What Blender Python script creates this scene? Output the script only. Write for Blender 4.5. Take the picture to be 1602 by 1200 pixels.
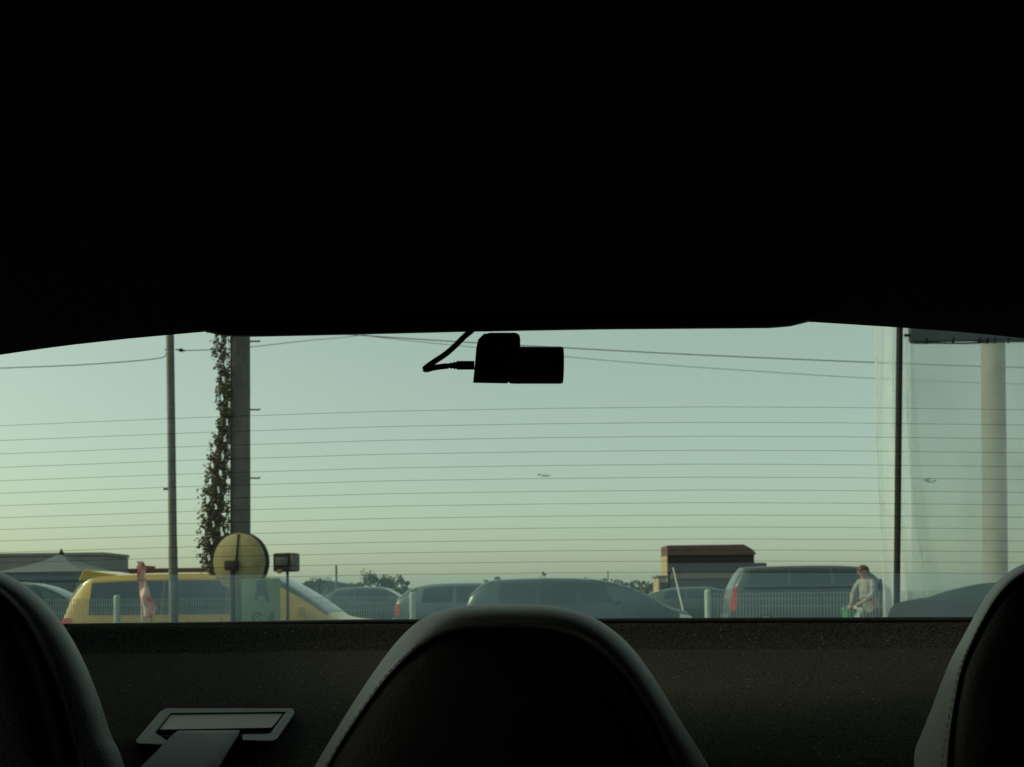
import bpy, bmesh, math, random
from mathutils import Vector, Matrix
random.seed(7)
R = math.radians
for o in list(bpy.data.objects): bpy.data.objects.remove(o)
scene = bpy.context.scene
COL = scene.collection

# ------------------------------------------------------------------ camera
CAMZ, F, CX, CY, ROLL = 1.15, 1400.0, 801.0, 930.0, R(0.55)
cam_d = bpy.data.cameras.new('camera'); cam = bpy.data.objects.new('camera', cam_d); COL.objects.link(cam)
cam.location = (0, 0, CAMZ); cam.rotation_euler = (math.pi/2, ROLL, 0)
cam_d.sensor_width = 36; cam_d.lens = 36*F/1602.0
cam_d.shift_y = (CY-600)/1602.0
cam_d.clip_start = 0.02; cam_d.clip_end = 6000
cam_d.dof.use_dof = True; cam_d.dof.focus_distance = 0.85; cam_d.dof.aperture_fstop = 18
scene.camera = cam

# ------------------------------------------------------------------ sky and sun
SUN_AZ, SUN_EL = R(-88), R(36) # azimuth from +Y (view direction), negative = left
sd = Vector((math.sin(SUN_AZ)*math.cos(SUN_EL), math.cos(SUN_AZ)*math.cos(SUN_EL), math.sin(SUN_EL)))
world = bpy.data.worlds.new('World'); scene.world = world; world.use_nodes = True
wn = world.node_tree; bg = wn.nodes['Background']
sky = wn.nodes.new('ShaderNodeTexSky'); sky.sky_type = 'NISHITA'; sky.sun_disc = False
sky.sun_elevation = SUN_EL; sky.sun_rotation = SUN_AZ
sky.altitude = 0; sky.air_density = 0.8; sky.dust_density = 3.2; sky.ozone_density = 0.5
# thin even haze over the whole sky dome flattens the clear-sky gradient
hz = wn.nodes.new('ShaderNodeMix'); hz.data_type = 'RGBA'; hz.inputs[0].default_value = 0.5; hz.inputs[7].default_value = (2.9,3.3,3.4,1)
wn.links.new(sky.outputs[0], hz.inputs[6]); wn.links.new(hz.outputs[2], bg.inputs[0]); bg.inputs[1].default_value = 0.11
sl = bpy.data.lights.new('sun', 'SUN'); sl.energy = 1.3; sl.angle = R(12); sl.color = (1, 0.9, 0.74)
so = bpy.data.objects.new('sun', sl); COL.objects.link(so)
so.rotation_euler = sd.to_track_quat('Z', 'Y').to_euler()
scene.view_settings.view_transform = 'Standard'; scene.view_settings.look = 'None'
scene.view_settings.exposure = 0.84; scene.view_settings.gamma = 1.0
scene.view_settings.use_curve_mapping = False

# ------------------------------------------------------------------ helpers
def P(px, py, Y):
    """photo pixel at a chosen depth -> world point"""
    dx, dy = (px-CX)/F, (CY-py)/F
    c, s = math.cos(ROLL), math.sin(ROLL)
    return Vector(((dx*c+dy*s)*Y, Y, (-dx*s+dy*c)*Y+CAMZ))
def lerp(a, b, t): return a+(b-a)*t
def interp(pts, x):
    if x <= pts[0][0]:
        a, b = pts[0], pts[1]
    elif x >= pts[-1][0]:
        a, b = pts[-2], pts[-1]
    else:
        for a, b in zip(pts, pts[1:]):
            if a[0] <= x <= b[0]: break
    return a[1]+(b[1]-a[1])*(x-a[0])/(b[0]-a[0])
def clampi(pts, x): return interp(pts, min(max(x, pts[0][0]), pts[-1][0]))
def smooth_curve(pts, n=8, closed=False):
    """Catmull-Rom through points of any dimension"""
    out = []; N = len(pts)
    rng = range(N) if closed else range(N-1)
    for i in rng:
        g = lambda k: Vector(pts[k % N]) if closed else Vector(pts[min(max(k, 0), N-1)])
        p0, p1, p2, p3 = g(i-1), g(i), g(i+1), g(i+2)
        for j in range(n):
            t = j/n
            out.append(0.5*((2*p1)+(-p0+p2)*t+(2*p0-5*p1+4*p2-p3)*t*t+(-p0+3*p1-3*p2+p3)*t**3))
    if not closed: out.append(Vector(pts[-1]))
    return out

def mat(name, col, rough=0.6, metal=0.0, var=0.0, scale=8.0, bump=0.0, bscale=60.0, spec=0.5, detail=4, coat=0.0, col2=None):
    m = bpy.data.materials.new(name); m.use_nodes = True
    n = m.node_tree.nodes; l = m.node_tree.links; b = n['Principled BSDF']
    b.inputs['Base Color'].default_value = (*col, 1); b.inputs['Roughness'].default_value = rough
    b.inputs['Metallic'].default_value = metal; b.inputs['Specular IOR Level'].default_value = spec
    b.inputs['Coat Weight'].default_value = coat
    tc = n.new('ShaderNodeTexCoord')
    if var > 0 or col2:
        t = n.new('ShaderNodeTexNoise'); t.inputs['Scale'].default_value = scale; t.inputs['Detail'].default_value = detail
        l.new(tc.outputs['Object'], t.inputs['Vector'])
        r = n.new('ShaderNodeValToRGB')
        a = col2 if col2 else tuple(c*(1-var) for c in col)
        c2 = col if col2 else tuple(min(1, c*(1+var)) for c in col)
        r.color_ramp.elements[0].color = (*a, 1); r.color_ramp.elements[1].color = (*c2, 1)
        r.color_ramp.elements[0].position = 0.32; r.color_ramp.elements[1].position = 0.68
        l.new(t.outputs['Fac'], r.inputs[0]); l.new(r.outputs[0], b.inputs['Base Color'])
    if bump > 0:
        t2 = n.new('ShaderNodeTexNoise'); t2.inputs['Scale'].default_value = bscale; t2.inputs['Detail'].default_value = 3
        l.new(tc.outputs['Object'], t2.inputs['Vector'])
        bp = n.new('ShaderNodeBump'); bp.inputs['Strength'].default_value = bump; bp.inputs['Distance'].default_value = 0.004
        l.new(t2.outputs['Fac'], bp.inputs['Height']); l.new(bp.outputs[0], b.inputs['Normal'])
    return m
def clear_mat(name, tint, gloss=0.06, haze=0.0, hazecol=(0.7, 0.75, 0.72), hazenoise=None, transl=0.6):
    """thin clear sheet: transparent + fresnel gloss (+ hazy scatter)"""
    m = bpy.data.materials.new(name); m.use_nodes = True
    n = m.node_tree.nodes; l = m.node_tree.links
    for x in list(n): n.remove(x)
    out = n.new('ShaderNodeOutputMaterial'); tr = n.new('ShaderNodeBsdfTransparent'); tr.inputs[0].default_value = (*tint, 1)
    sh = tr.outputs[0]
    if gloss > 0:
        gl = n.new('ShaderNodeBsdfGlossy'); gl.inputs['Roughness'].default_value = 0.03
        fr = n.new('ShaderNodeLayerWeight'); fr.inputs[0].default_value = 0.12
        mu = n.new('ShaderNodeMath'); mu.operation = 'MULTIPLY'; mu.inputs[1].default_value = gloss*10
        l.new(fr.outputs['Fresnel'], mu.inputs[0])
        mx = n.new('ShaderNodeMixShader'); l.new(mu.outputs[0], mx.inputs[0]); l.new(sh, mx.inputs[1]); l.new(gl.outputs[0], mx.inputs[2]); sh = mx.outputs[0]
    if haze > 0:
        df = n.new('ShaderNodeBsdfDiffuse'); df.inputs[0].default_value = (*hazecol, 1)
        tl = n.new('ShaderNodeBsdfTranslucent'); tl.inputs[0].default_value = (*hazecol, 1)
        m2 = n.new('ShaderNodeMixShader'); m2.inputs[0].default_value = transl; l.new(df.outputs[0], m2.inputs[1]); l.new(tl.outputs[0], m2.inputs[2])
        m3 = n.new('ShaderNodeMixShader'); m3.inputs[0].default_value = haze
        if hazenoise:
            tc = n.new('ShaderNodeTexCoord'); t = n.new('ShaderNodeTexNoise'); t.inputs['Scale'].default_value = hazenoise; t.inputs['Detail'].default_value = 5
            mp = n.new('ShaderNodeMapRange'); mp.inputs[1].default_value = 0.3; mp.inputs[2].default_value = 0.7
            mp.inputs[3].default_value = haze*0.6; mp.inputs[4].default_value = haze*1.4
            l.new(tc.outputs['Object'], t.inputs['Vector']); l.new(t.outputs['Fac'], mp.inputs[0]); l.new(mp.outputs[0], m3.inputs[0])
        l.new(sh, m3.inputs[1]); l.new(m2.outputs[0], m3.inputs[2]); sh = m3.outputs[0]
    l.new(sh, out.inputs[0])
    return m

def mesh_obj(name, verts, faces, m, parent=None, smooth=False):
    me = bpy.data.meshes.new(name); me.from_pydata([tuple(v) for v in verts], [], faces); me.update()
    bm = bmesh.new(); bm.from_mesh(me); bmesh.ops.recalc_face_normals(bm, faces=bm.faces); bm.to_mesh(me); bm.free()
    if smooth:
        for p in me.polygons: p.use_smooth = True
    o = bpy.data.objects.new(name, me); COL.objects.link(o)
    if m: me.materials.append(m)
    if parent: o.parent = parent
    return o
def bm_obj(name, bm, m, parent=None, smooth=False):
    me = bpy.data.meshes.new(name); bmesh.ops.recalc_face_normals(bm, faces=bm.faces); bm.to_mesh(me); bm.free()
    if smooth:
        for p in me.polygons: p.use_smooth = True
    o = bpy.data.objects.new(name, me); COL.objects.link(o)
    if m: me.materials.append(m)
    if parent: o.parent = parent
    return o
def sharp(o, ang=35):
    o.data.polygons.foreach_set('use_smooth', [True]*len(o.data.polygons))
    try: o.data.set_sharp_from_angle(angle=R(ang))
    except Exception: pass
    return o
def add_box(bm, c, s, rz=0.0, bevel=0.0):
    g = bmesh.ops.create_cube(bm, size=1.0)
    mt = Matrix.Translation(c) @ Matrix.Rotation(rz, 4, 'Z') @ Matrix.Diagonal((*s, 1))
    bmesh.ops.transform(bm, matrix=mt, verts=g['verts'])
    if bevel > 0:
        es = list({e for v in g['verts'] for e in v.link_edges})
        bmesh.ops.bevel(bm, geom=es, offset=bevel, segments=2, affect='EDGES', profile=0.6)
def box(name, c, s, m, parent=None, rz=0.0, bevel=0.0):
    bm = bmesh.new(); add_box(bm, c, s, rz, bevel); o = bm_obj(name, bm, m, parent)
    return sharp(o) if bevel > 0 else o
def tube_vf(pts, rad, seg=10, v0=0, caps=True):
    pts = [Vector(p) for p in pts]; V = []; Fc = []
    rads = rad if isinstance(rad, (list, tuple)) else [rad]*len(pts)
    for i, p in enumerate(pts):
        d = (pts[min(i+1, len(pts)-1)]-pts[max(i-1, 0)]).normalized()
        a = d.cross(Vector((0, 0, 1)));
        if a.length < 0.05: a = d.cross(Vector((0, 1, 0)))
        a.normalize(); b = d.cross(a)
        for k in range(seg):
            t = 2*math.pi*k/seg; V.append(p+(a*math.cos(t)+b*math.sin(t))*rads[i])
    for i in range(len(pts)-1):
        for k in range(seg):
            k2 = (k+1) % seg; Fc.append((v0+i*seg+k, v0+i*seg+k2, v0+(i+1)*seg+k2, v0+(i+1)*seg+k))
    if caps:
        Fc.append(tuple(v0+k for k in range(seg))); Fc.append(tuple(v0+(len(pts)-1)*seg+k for k in range(seg)))
    return V, Fc
def tube(name, pts, rad, m, parent=None, seg=10):
    V, Fc = tube_vf(pts, rad, seg); return sharp(mesh_obj(name, V, Fc, m, parent), 50)
def grid(name, fn, us, vs, m, parent=None, thick=0.0, smooth=True):
    V = [fn(u, v) for v in vs for u in us]; nu = len(us); Fc = []
    for j in range(len(vs)-1):
        for i in range(nu-1): Fc.append((j*nu+i, j*nu+i+1, (j+1)*nu+i+1, (j+1)*nu+i))
    o = mesh_obj(name, V, Fc, m, parent, smooth)
    if thick:
        md = o.modifiers.new('solid', 'SOLIDIFY'); md.thickness = thick; md.offset = 0
    return o
def lin(a, b, n): return [a+(b-a)*i/(n-1) for i in range(n)]
def empty(name, loc=(0, 0, 0), rz=0.0, parent=None):
    o = bpy.data.objects.new(name, None); COL.objects.link(o); o.location = loc; o.rotation_euler = (0, 0, rz); o.empty_display_size = 0.1
    if parent: o.parent = parent
    return o
def tag(o, label, cat, group=None):
    o['label'] = label; o['category'] = cat
    if group: o['group'] = group
    return o
def structure(o): o['kind'] = 'structure'; return o
def prism(name, pts2, y0, y1, m, parent=None, bevel=0.0):
    """outline in (x,z) extruded along y"""
    n = len(pts2); V = [(x, y0, z) for x, z in pts2]+[(x, y1, z) for x, z in pts2]
    Fc = [tuple(range(n)), tuple(range(2*n-1, n-1, -1))]+[(i, (i+1) % n, n+(i+1) % n, n+i) for i in range(n)]
    o = mesh_obj(name, V, Fc, m, parent)
    if bevel:
        md = o.modifiers.new('bev', 'BEVEL'); md.width = bevel; md.segments = 2
    return o
def plate(name, pix, Yf, off, m, parent=None, bevel=0.0):
    """pixel outline laid on a depth surface Yf(px,py), given thickness off (away from the camera along the view)"""
    n = len(pix); V = [P(x, y, Yf(x, y)) for x, y in pix]+[P(x, y, Yf(x, y)+off) for x, y in pix]
    Fc = [tuple(range(n)), tuple(range(2*n-1, n-1, -1))]+[(i, (i+1) % n, n+(i+1) % n, n+i) for i in range(n)]
    o = mesh_obj(name, V, Fc, m, parent)
    if bevel:
        md = o.modifiers.new('bev', 'BEVEL'); md.width = bevel; md.segments = 3; md.limit_method = 'ANGLE'
    return o

# ------------------------------------------------------------------ materials
M = {}
M['asphalt'] = mat('asphalt', (0.055, 0.055, 0.052), 0.9, var=0.35, scale=3, bump=0.5, bscale=200)
M['headliner'] = mat('headliner_fabric', (0.035, 0.033, 0.032), 0.95, var=0.2, scale=400, bump=0.2, bscale=900, spec=0.1)
M['black_plastic'] = mat('black_plastic', (0.011, 0.011, 0.012), 0.5, bump=0.15, bscale=900, spec=0.35)
M['cabin_black'] = mat('cabin_black', (0.010, 0.010, 0.010), 0.9, var=0.2, scale=30, spec=0.1)
M['rubber'] = mat('rubber', (0.008, 0.008, 0.009), 0.7, var=0.2, scale=60, spec=0.2)
M['trim_leather'] = mat('trim_leather', (0.18, 0.178, 0.168), 0.45, var=0.10, scale=25, bump=0.25, bscale=700, spec=0.45)
M['panel_leather'] = mat('panel_leather', (0.007, 0.006, 0.006), 0.55, var=0.2, scale=30, bump=0.3, bscale=700, spec=0.3)
M['thread'] = mat('thread', (0.20, 0.22, 0.25), 0.8, var=0.1, scale=200)
M['grey_plastic'] = mat('grey_plastic', (0.15, 0.152, 0.145), 0.45, var=0.06, scale=40, bump=0.12, bscale=900)
M['bezel'] = mat('bezel_plastic', (0.032, 0.036, 0.044), 0.5, var=0.06, scale=40, bump=0.12, bscale=900)
M['belt'] = mat('belt_webbing', (0.10, 0.11, 0.125), 0.7, var=0.15, scale=300, bump=0.3, bscale=1200)
M['glass'] = clear_mat('tinted_glass', (0.77, 0.87, 0.62), gloss=0.03, haze=0.012, hazenoise=6, transl=0.8)
M['side_glass'] = clear_mat('privacy_glass', (0.80, 0.86, 0.76), gloss=0.03)
M['lower_film'] = clear_mat('pale_glass_film', (0.97, 1.0, 0.99), gloss=0.0, haze=0.13, hazecol=(0.46, 0.72, 0.95), hazenoise=9, transl=0.75)
M['heater'] = clear_mat('heater_print', (0.70, 0.70, 0.64), gloss=0.0)
M['smudge'] = clear_mat('dried_smudge', (0.80, 0.80, 0.78), gloss=0.0, haze=0.05)
# carpet with speckled fibres
cm = mat('carpet', (0.057, 0.056, 0.048), 0.95, bump=1.0, bscale=700, spec=0.05, col2=(0.014, 0.014, 0.013), var=0.4, scale=450, detail=6)
n = cm.node_tree.nodes; l = cm.node_tree.links
vo = n.new('ShaderNodeTexVoronoi'); vo.inputs['Scale'].default_value = 170; tcn = [x for x in n if x.type == 'TEX_COORD'][0]
l.new(tcn.outputs['Object'], vo.inputs['Vector'])
rp = n.new('ShaderNodeValToRGB'); rp.color_ramp.elements[0].position = 0.10; rp.color_ramp.elements[0].color = (1, 1, 1, 1)
rp.color_ramp.elements[1].position = 0.16; rp.color_ramp.elements[1].color = (0, 0, 0, 1); l.new(vo.outputs['Distance'], rp.inputs[0])
gt = n.new('ShaderNodeMath'); gt.operation = 'GREATER_THAN'; gt.inputs[1].default_value = 0.86
sp = n.new('ShaderNodeSeparateColor'); l.new(vo.outputs['Color'], sp.inputs[0]); l.new(sp.outputs[0], gt.inputs[0])
mu = n.new('ShaderNodeMath'); mu.operation = 'MULTIPLY'; l.new(rp.outputs[0], mu.inputs[0]); l.new(gt.outputs[0], mu.inputs[1])
mx = n.new('ShaderNodeMix'); mx.data_type = 'RGBA'; mx.inputs[7].default_value = (0.22, 0.22, 0.19, 1)
b = n['Principled BSDF']; src = b.inputs['Base Color'].links[0].from_socket
l.new(mu.outputs[0], mx.inputs[0]); l.new(src, mx.inputs[6]); l.new(mx.outputs[2], b.inputs['Base Color'])
M['carpet'] = cm
M['concrete'] = mat('concrete', (0.11, 0.112, 0.1), 0.9, var=0.25, scale=5, bump=0.4, bscale=80)
M['galv'] = mat('galvanised_steel', (0.13, 0.135, 0.125), 0.6, metal=0.25, var=0.2, scale=12)
M['dark_steel'] = mat('dark_steel', (0.012, 0.012, 0.013), 0.6, spec=0.15, var=0.2, scale=20)
M['leaf'] = mat('ivy_leaf', (0.15, 0.12, 0.06), 0.7, var=0.5, scale=9, col2=(0.06, 0.065, 0.03))
M['leaf2'] = mat('tree_leaf', (0.06, 0.085, 0.03), 0.7, col2=(0.03, 0.045, 0.02), scale=1.5)
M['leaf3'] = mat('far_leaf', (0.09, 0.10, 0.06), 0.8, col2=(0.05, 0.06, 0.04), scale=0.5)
M['bark'] = mat('bark', (0.08, 0.06, 0.045), 0.9, var=0.3, scale=20, bump=0.6, bscale=60)
M['yellow_paint'] = mat('yellow_car_paint', (0.42, 0.255, 0.004), 0.3, var=0.05, scale=3, coat=0.5)
M['mirror_back'] = mat('faded_yellow_paint', (0.21, 0.185, 0.075), 0.6, var=0.18, scale=6)
M['blue_paint'] = mat('blue_grey_car_paint', (0.035, 0.06, 0.072), 0.45, metal=0.0, var=0.06, scale=3, coat=0.35, spec=0.4)
M['silver_paint'] = mat('silver_car_paint', (0.1, 0.135, 0.155), 0.45, metal=0.0, var=0.05, scale=3, coat=0.35, spec=0.4)
M['teal_paint'] = mat('grey_green_car_paint', (0.05, 0.07, 0.07), 0.45, metal=0.0, var=0.05, scale=3, coat=0.35, spec=0.4)
M['van_paint'] = mat('slate_van_paint', (0.045, 0.062, 0.07), 0.45, metal=0.0, var=0.05, scale=3, coat=0.35, spec=0.4)
M['dark_paint'] = mat('dark_car_paint', (0.014, 0.018, 0.022), 0.55, metal=0.0, var=0.05, scale=3, coat=0.0, spec=0.12)
M['car_glass'] = mat('car_window_glass', (0.03, 0.045, 0.052), 0.12, var=0.1, scale=4, spec=0.4)
M['tail_red'] = mat('tail_light_red', (0.55, 0.04, 0.02), 0.25, var=0.1, scale=20)
M['lamp_clear'] = mat('headlight_lens', (0.6, 0.62, 0.62), 0.1, var=0.05, scale=20, spec=0.8)
M['tyre'] = mat('tyre', (0.02, 0.02, 0.02), 0.85, var=0.2, scale=40)
M['rim'] = mat('wheel_rim', (0.4, 0.4, 0.4), 0.35, metal=0.7, var=0.1, scale=20)
M['fence'] = mat('fence_coating', (0.3, 0.36, 0.33), 0.6, var=0.1, scale=8)
M['white_paint'] = mat('white_paint', (0.75, 0.76, 0.72), 0.6, var=0.08, scale=6)
M['flag'] = mat('flag_cloth', (0.70, 0.09, 0.10), 0.8, col2=(0.75, 0.62, 0.58), scale=11, detail=3)
M['sign_green'] = mat('sign_green', (0.095, 0.155, 0.075), 0.5, var=0.12, scale=6)
M['sign_dark'] = mat('sign_dark', (0.035, 0.06, 0.055), 0.5, var=0.1, scale=10)
M['wall_grey'] = mat('grey_cladding', (0.2, 0.21, 0.21), 0.8, var=0.08, scale=1.5, bump=0.2, bscale=20)
M['tent_blue'] = mat('slate_tent_fabric', (0.065, 0.09, 0.105), 0.7, var=0.1, scale=2)
M['rust'] = mat('rusty_roof', (0.16, 0.065, 0.045), 0.8, var=0.3, scale=2)
M['brown'] = mat('brown_roof', (0.11, 0.065, 0.05), 0.8, var=0.15, scale=1.5)
M['brown_dark'] = mat('eave_shade_door_brown', (0.035, 0.03, 0.022), 0.8, var=0.2, scale=2)  # dark tone for the painted eave shade, also the door colour
M['slate_wall'] = mat('slate_wall', (0.10, 0.125, 0.15), 0.8, var=0.12, scale=1.2)
M['taupe'] = mat('taupe_wall', (0.16, 0.14, 0.12), 0.85, var=0.12, scale=1.2)
M['beige'] = mat('beige_wall', (0.34, 0.27, 0.17), 0.85, var=0.1, scale=2)
M['bldg_glass'] = mat('building_glass', (0.03, 0.04, 0.05), 0.08, var=0.1, scale=2, spec=0.8)
M['vinyl'] = clear_mat('clear_vinyl', (0.90, 0.93, 0.91), gloss=0.02, haze=0.52, hazecol=(0.80, 0.85, 0.82), hazenoise=1.2, transl=0.6)
M['vinyl_fold'] = clear_mat('clear_vinyl_folded', (0.96, 0.985, 0.98), gloss=0.015, haze=0.40, hazecol=(0.93, 0.96, 0.96), hazenoise=3, transl=0.6)
M['valance'] = mat('slate_valance', (0.07, 0.09, 0.11), 0.7, var=0.1, scale=5)
M['column'] = mat('painted_column', (0.24, 0.235, 0.215), 0.8, var=0.15, scale=4)
M['wire'] = mat('cable_black', (0.13, 0.14, 0.14), 0.7, var=0.1, scale=5)
M['skin'] = mat('skin', (0.42, 0.24, 0.18), 0.6, var=0.08, scale=20)
M['hair'] = mat('hair', (0.06, 0.02, 0.014), 0.6, var=0.3, scale=60)
M['shirt'] = mat('pale_shirt', (0.24, 0.25, 0.245), 0.85, var=0.3, scale=9)
M['trouser'] = mat('grey_trousers', (0.06, 0.06, 0.075), 0.85, var=0.1, scale=15)
M['bucket'] = mat('green_plastic', (0.03, 0.22, 0.05), 0.4, var=0.08, scale=15)
M['cloth'] = mat('white_cloth', (0.7, 0.72, 0.7), 0.9, var=0.08, scale=25)
M['orange'] = mat('orange_plastic', (0.5, 0.22, 0.03), 0.5, var=0.1, scale=20)

# ------------------------------------------------------------------ ground
g = grid('ground', lambda u, v: Vector((u, v, 0)), lin(-2500, 2500, 9), lin(-500, 4500, 9), M['asphalt'], smooth=False); structure(g)

# ------------------------------------------------------------------ own car (camera sits inside)
own = empty('car', (0, 0.4, 0))
tag(own, 'dark car cabin with black headliner, leather seats and heated rear window', 'car')
own.location = (0, 0, 0)
def Yg(px, py): return 0.80+(py-520)/450*0.24-0.09*((px-801)/801)**2
# rear window
rw = grid('rear_window', lambda u, v: P(u, v, Yg(u, v)), lin(-420, 2020, 49), lin(470, 985, 25), M['glass'], own)
rw['label'] = 'green tinted rear window glass with thin heater lines'
ROWS = [636.5, 660.6, 682.4, 704.3, 726.1, 746.4, 766.7, 786.4, 805.7, 824.4, 843.2, 860.3, 877.5, 894.7]
def rowdy(px, k):      # sag of a heater line away from its height near x = 1100
    s = clampi([(0, 29.5), (300, 17), (600, 7), (850, 2.5), (1100, 0), (1300, 0.8), (1602, 4.5), (1900, 12)], px) if px >= 0 else 29.5+(-px)*0.045
    return s*(1-0.028*k)
for k, y in enumerate(ROWS):
    xs = lin(-330, 1930, 70); hw = 0.85
    V = []; Fc = []
    for i, x in enumerate(xs):
        yy = y+rowdy(x, k)
        V += [P(x, yy-hw, Yg(x, yy)-0.0015), P(x, yy+hw, Yg(x, yy)-0.0015)]
        if i: Fc.append((2*i-2, 2*i, 2*i+1, 2*i-1))
    mesh_obj('heater_line', V, Fc, M['heater'], rw)
grid('pale_film', lambda u, v: P(u, v+(1100-u)*0.003, Yg(u, v)-0.003), lin(-330, 1930, 40), lin(897, 978, 6), M['lower_film'], rw)  # pale bluish see-through band over the lower glass
for (x, y) in ((851, 743), (1455, 752)):
    bm = bmesh.new(); rr = random.Random(int(x))
    for i in range(26):
        a = rr.uniform(-10, 10); bq = rr.uniform(-4, 4)*(1-abs(a)/14)+a*0.12
        s = rr.uniform(1.0, 2.6)
        vs = [bm.verts.new(P(x+a+s*math.cos(t+i)*1.5, y+bq+s*math.sin(t+i)*0.6, Yg(x, y)-0.002-0.0001*i)) for t in (0, 1.3, 2.6, 3.9, 5.2)]
        bm.faces.new(vs)
    bm_obj('smudge', bm, M['smudge'], rw)
# window seal (black line under the glass)
def seal_y(px): return interp([(-400, 980), (0, 977), (300, 975.5), (560, 972), (1000, 970), (1602, 968), (2000, 969)], px)
V = []; Fc = []; xs = lin(-420, 2020, 60)
for i, x in enumerate(xs):
    y = seal_y(x); Y = Yg(x, y)-0.004; t = 3.2 if x > 480 else lerp(1.2, 3.2, max(0, (x-100)/380))
    ring = [P(x, y-t, Y), P(x, y+3, Y-0.006), P(x, y+9, Y), P(x, y+9, Y+0.03), P(x, y-t+1, Y+0.03)]
    V += ring
    if i:
        for k in range(5): Fc.append(((i-1)*5+k, i*5+k, i*5+(k+1) % 5, (i-1)*5+(k+1) % 5))
mesh_obj('window_seal', V, Fc, M['rubber'], own, True)
# parcel shelf: lip, groove, then a gently sloping carpeted deck
def shelf(px, py):
    s = seal_y(px)-970
    return P(px, py+s, Ysh(px, py))
def Ysh(px, py):
    c = -0.09*((px-801)/801)**2
    return clampi([(971, 1.036), (974, 1.030), (1000, 1.018), (1010, 1.010), (1016, 1.006), (1021, 0.985), (1050, 0.915), (1100, 0.815), (1150, 0.74), (1200, 0.69), (1260, 0.66), (1500, 0.645)], py)+c*min(1, (1600-py)/600)
grid('parcel_shelf', shelf, lin(-420, 2020, 40), [971, 973, 976, 985, 1000, 1006, 1010, 1013, 1016, 1018, 1021, 1026, 1034, 1050, 1075, 1100, 1125, 1150, 1175, 1200, 1230, 1260, 1330, 1500], M['carpet'], own)

# headliner
EDGE = [(-420, 640), (-200, 592), (0, 555), (100, 541), (200, 530), (320, 519), (500, 509), (800, 500), (1100, 500), (1265, 503.5), (1400, 512), (1500, 519), (1602, 529), (1800, 560), (2020, 612)]
def edge_y(px): return interp(EDGE, px)
def hl(px, t):
    y = edge_y(px); Y0 = Yg(px, y)-0.012; p = P(px, y, Y0)
    rise = min(0.055, 0.03+0.02*(1-(abs(px-801)/1200)**2))
    if t < 0: return p+Vector((0, 0.02, 0.004*-t*0+0.012))
    Yt = lerp(Y0, -1.9, t**1.6); s = min(1, (Y0-Yt)/0.45)
    xf = lerp(p.x, p.x*1.12, s)
    return Vector((xf, Yt, p.z+rise*math.sin(s*math.pi/2)))
grid('headliner', hl, lin(-420, 2020, 60), [-1]+lin(0, 1, 26), M['headliner'], own)
# bulged high brake-lamp housing at the top of the glass
def bulge(pts):
    pass
xs = lin(318, 1268, 60)
BOT = [(318, 518.5), (330, 521.5), (355, 526.5), (400, 527), (560, 523.5), (740, 519), (950, 515.5), (1150, 514), (1205, 513.5), (1235, 511), (1252, 507), (1268, 503)]
V = []; Fc = []
for i, x in enumerate(xs):
    yb = interp(BOT, x); yt = edge_y(x)-14; Yb = Yg(x, yb)-0.010
    ring = [P(x, yt, Yb+0.01), P(x, (yt+yb)/2, Yb-0.028), P(x, yb-3, Yb-0.024), P(x, yb, Yb-0.014), P(x, yb, Yb+0.004)]
    V += ring
    if i:
        for k in range(4): Fc.append(((i-1)*5+k, i*5+k, i*5+k+1, (i-1)*5+k+1))
mesh_obj('brake_lamp_housing', V, Fc, M['black_plastic'], own, True)

# cabin shell: sides with windows, floor, front, tail
for sgn, nm in ((-1, 'side_panel'), (1, 'side_panel')):
    bm = bmesh.new(); X = sgn*0.71
    add_box(bm, (X, -0.35, 0.60), (0.05, 3.1, 0.84))                      # door skin up to the belt line (1.02)
    for (y0, y1) in ((0.70, 0.98), (-0.32, -0.22), (-1.95, -1.2)):        # pillars
        add_box(bm, (X, (y0+y1)/2, 1.235), (0.05, y1-y0, 0.43))
    bm_obj(nm, bm, M['cabin_black'], own)
    box('door_window', (X, 0.24, 1.232), (0.006, 0.918, 0.425), M['side_glass'], own)
    box('door_window', (X, -0.76, 1.232), (0.006, 0.878, 0.425), M['side_glass'], own)
    box('added_light_block', (sgn*0.695, -0.76, 1.232), (0.006, 0.90, 0.42), M['cabin_black'], own)  # added blocker, out of view, keeps front window light off the seats
    if sgn > 0: box('added_light_block', (sgn*0.695, 0.24, 1.232), (0.006, 0.93, 0.42), M['cabin_black'], own)  # added blocker, darkens the right side of the seats
    box('rear_pillar_trim', (sgn*0.735, 0.99, 1.19), (0.03, 0.2, 0.5), M['cabin_black'], own)
box('floor_pan', (0, -0.2, 0.26), (1.44, 3.4, 0.06), M['cabin_black'], own)
box('dashboard', (0, -1.75, 0.72), (1.40, 0.4, 0.85), M['cabin_black'], own)
box('added_front_block', (0, -1.88, 1.30), (1.46, 0.03, 0.35), M['cabin_black'], own)  # added panel closing the front so no light reaches the seat faces
box('roof_panel', (0, -0.55, 1.475), (1.5, 2.75, 0.03), M['dark_paint'], own, bevel=0.012)
box('boot_lid', (0, 1.35, 1.035), (1.36, 0.58, 0.05), M['dark_paint'], own, bevel=0.015)
box('rear_wing', (0, 1.33, 0.62), (1.5, 0.66, 0.76), M['dark_paint'], own, bevel=0.03)
box('rear_bumper', (0, 1.70, 0.48), (1.56, 0.14, 0.36), M['dark_paint'], own, bevel=0.04)
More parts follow.
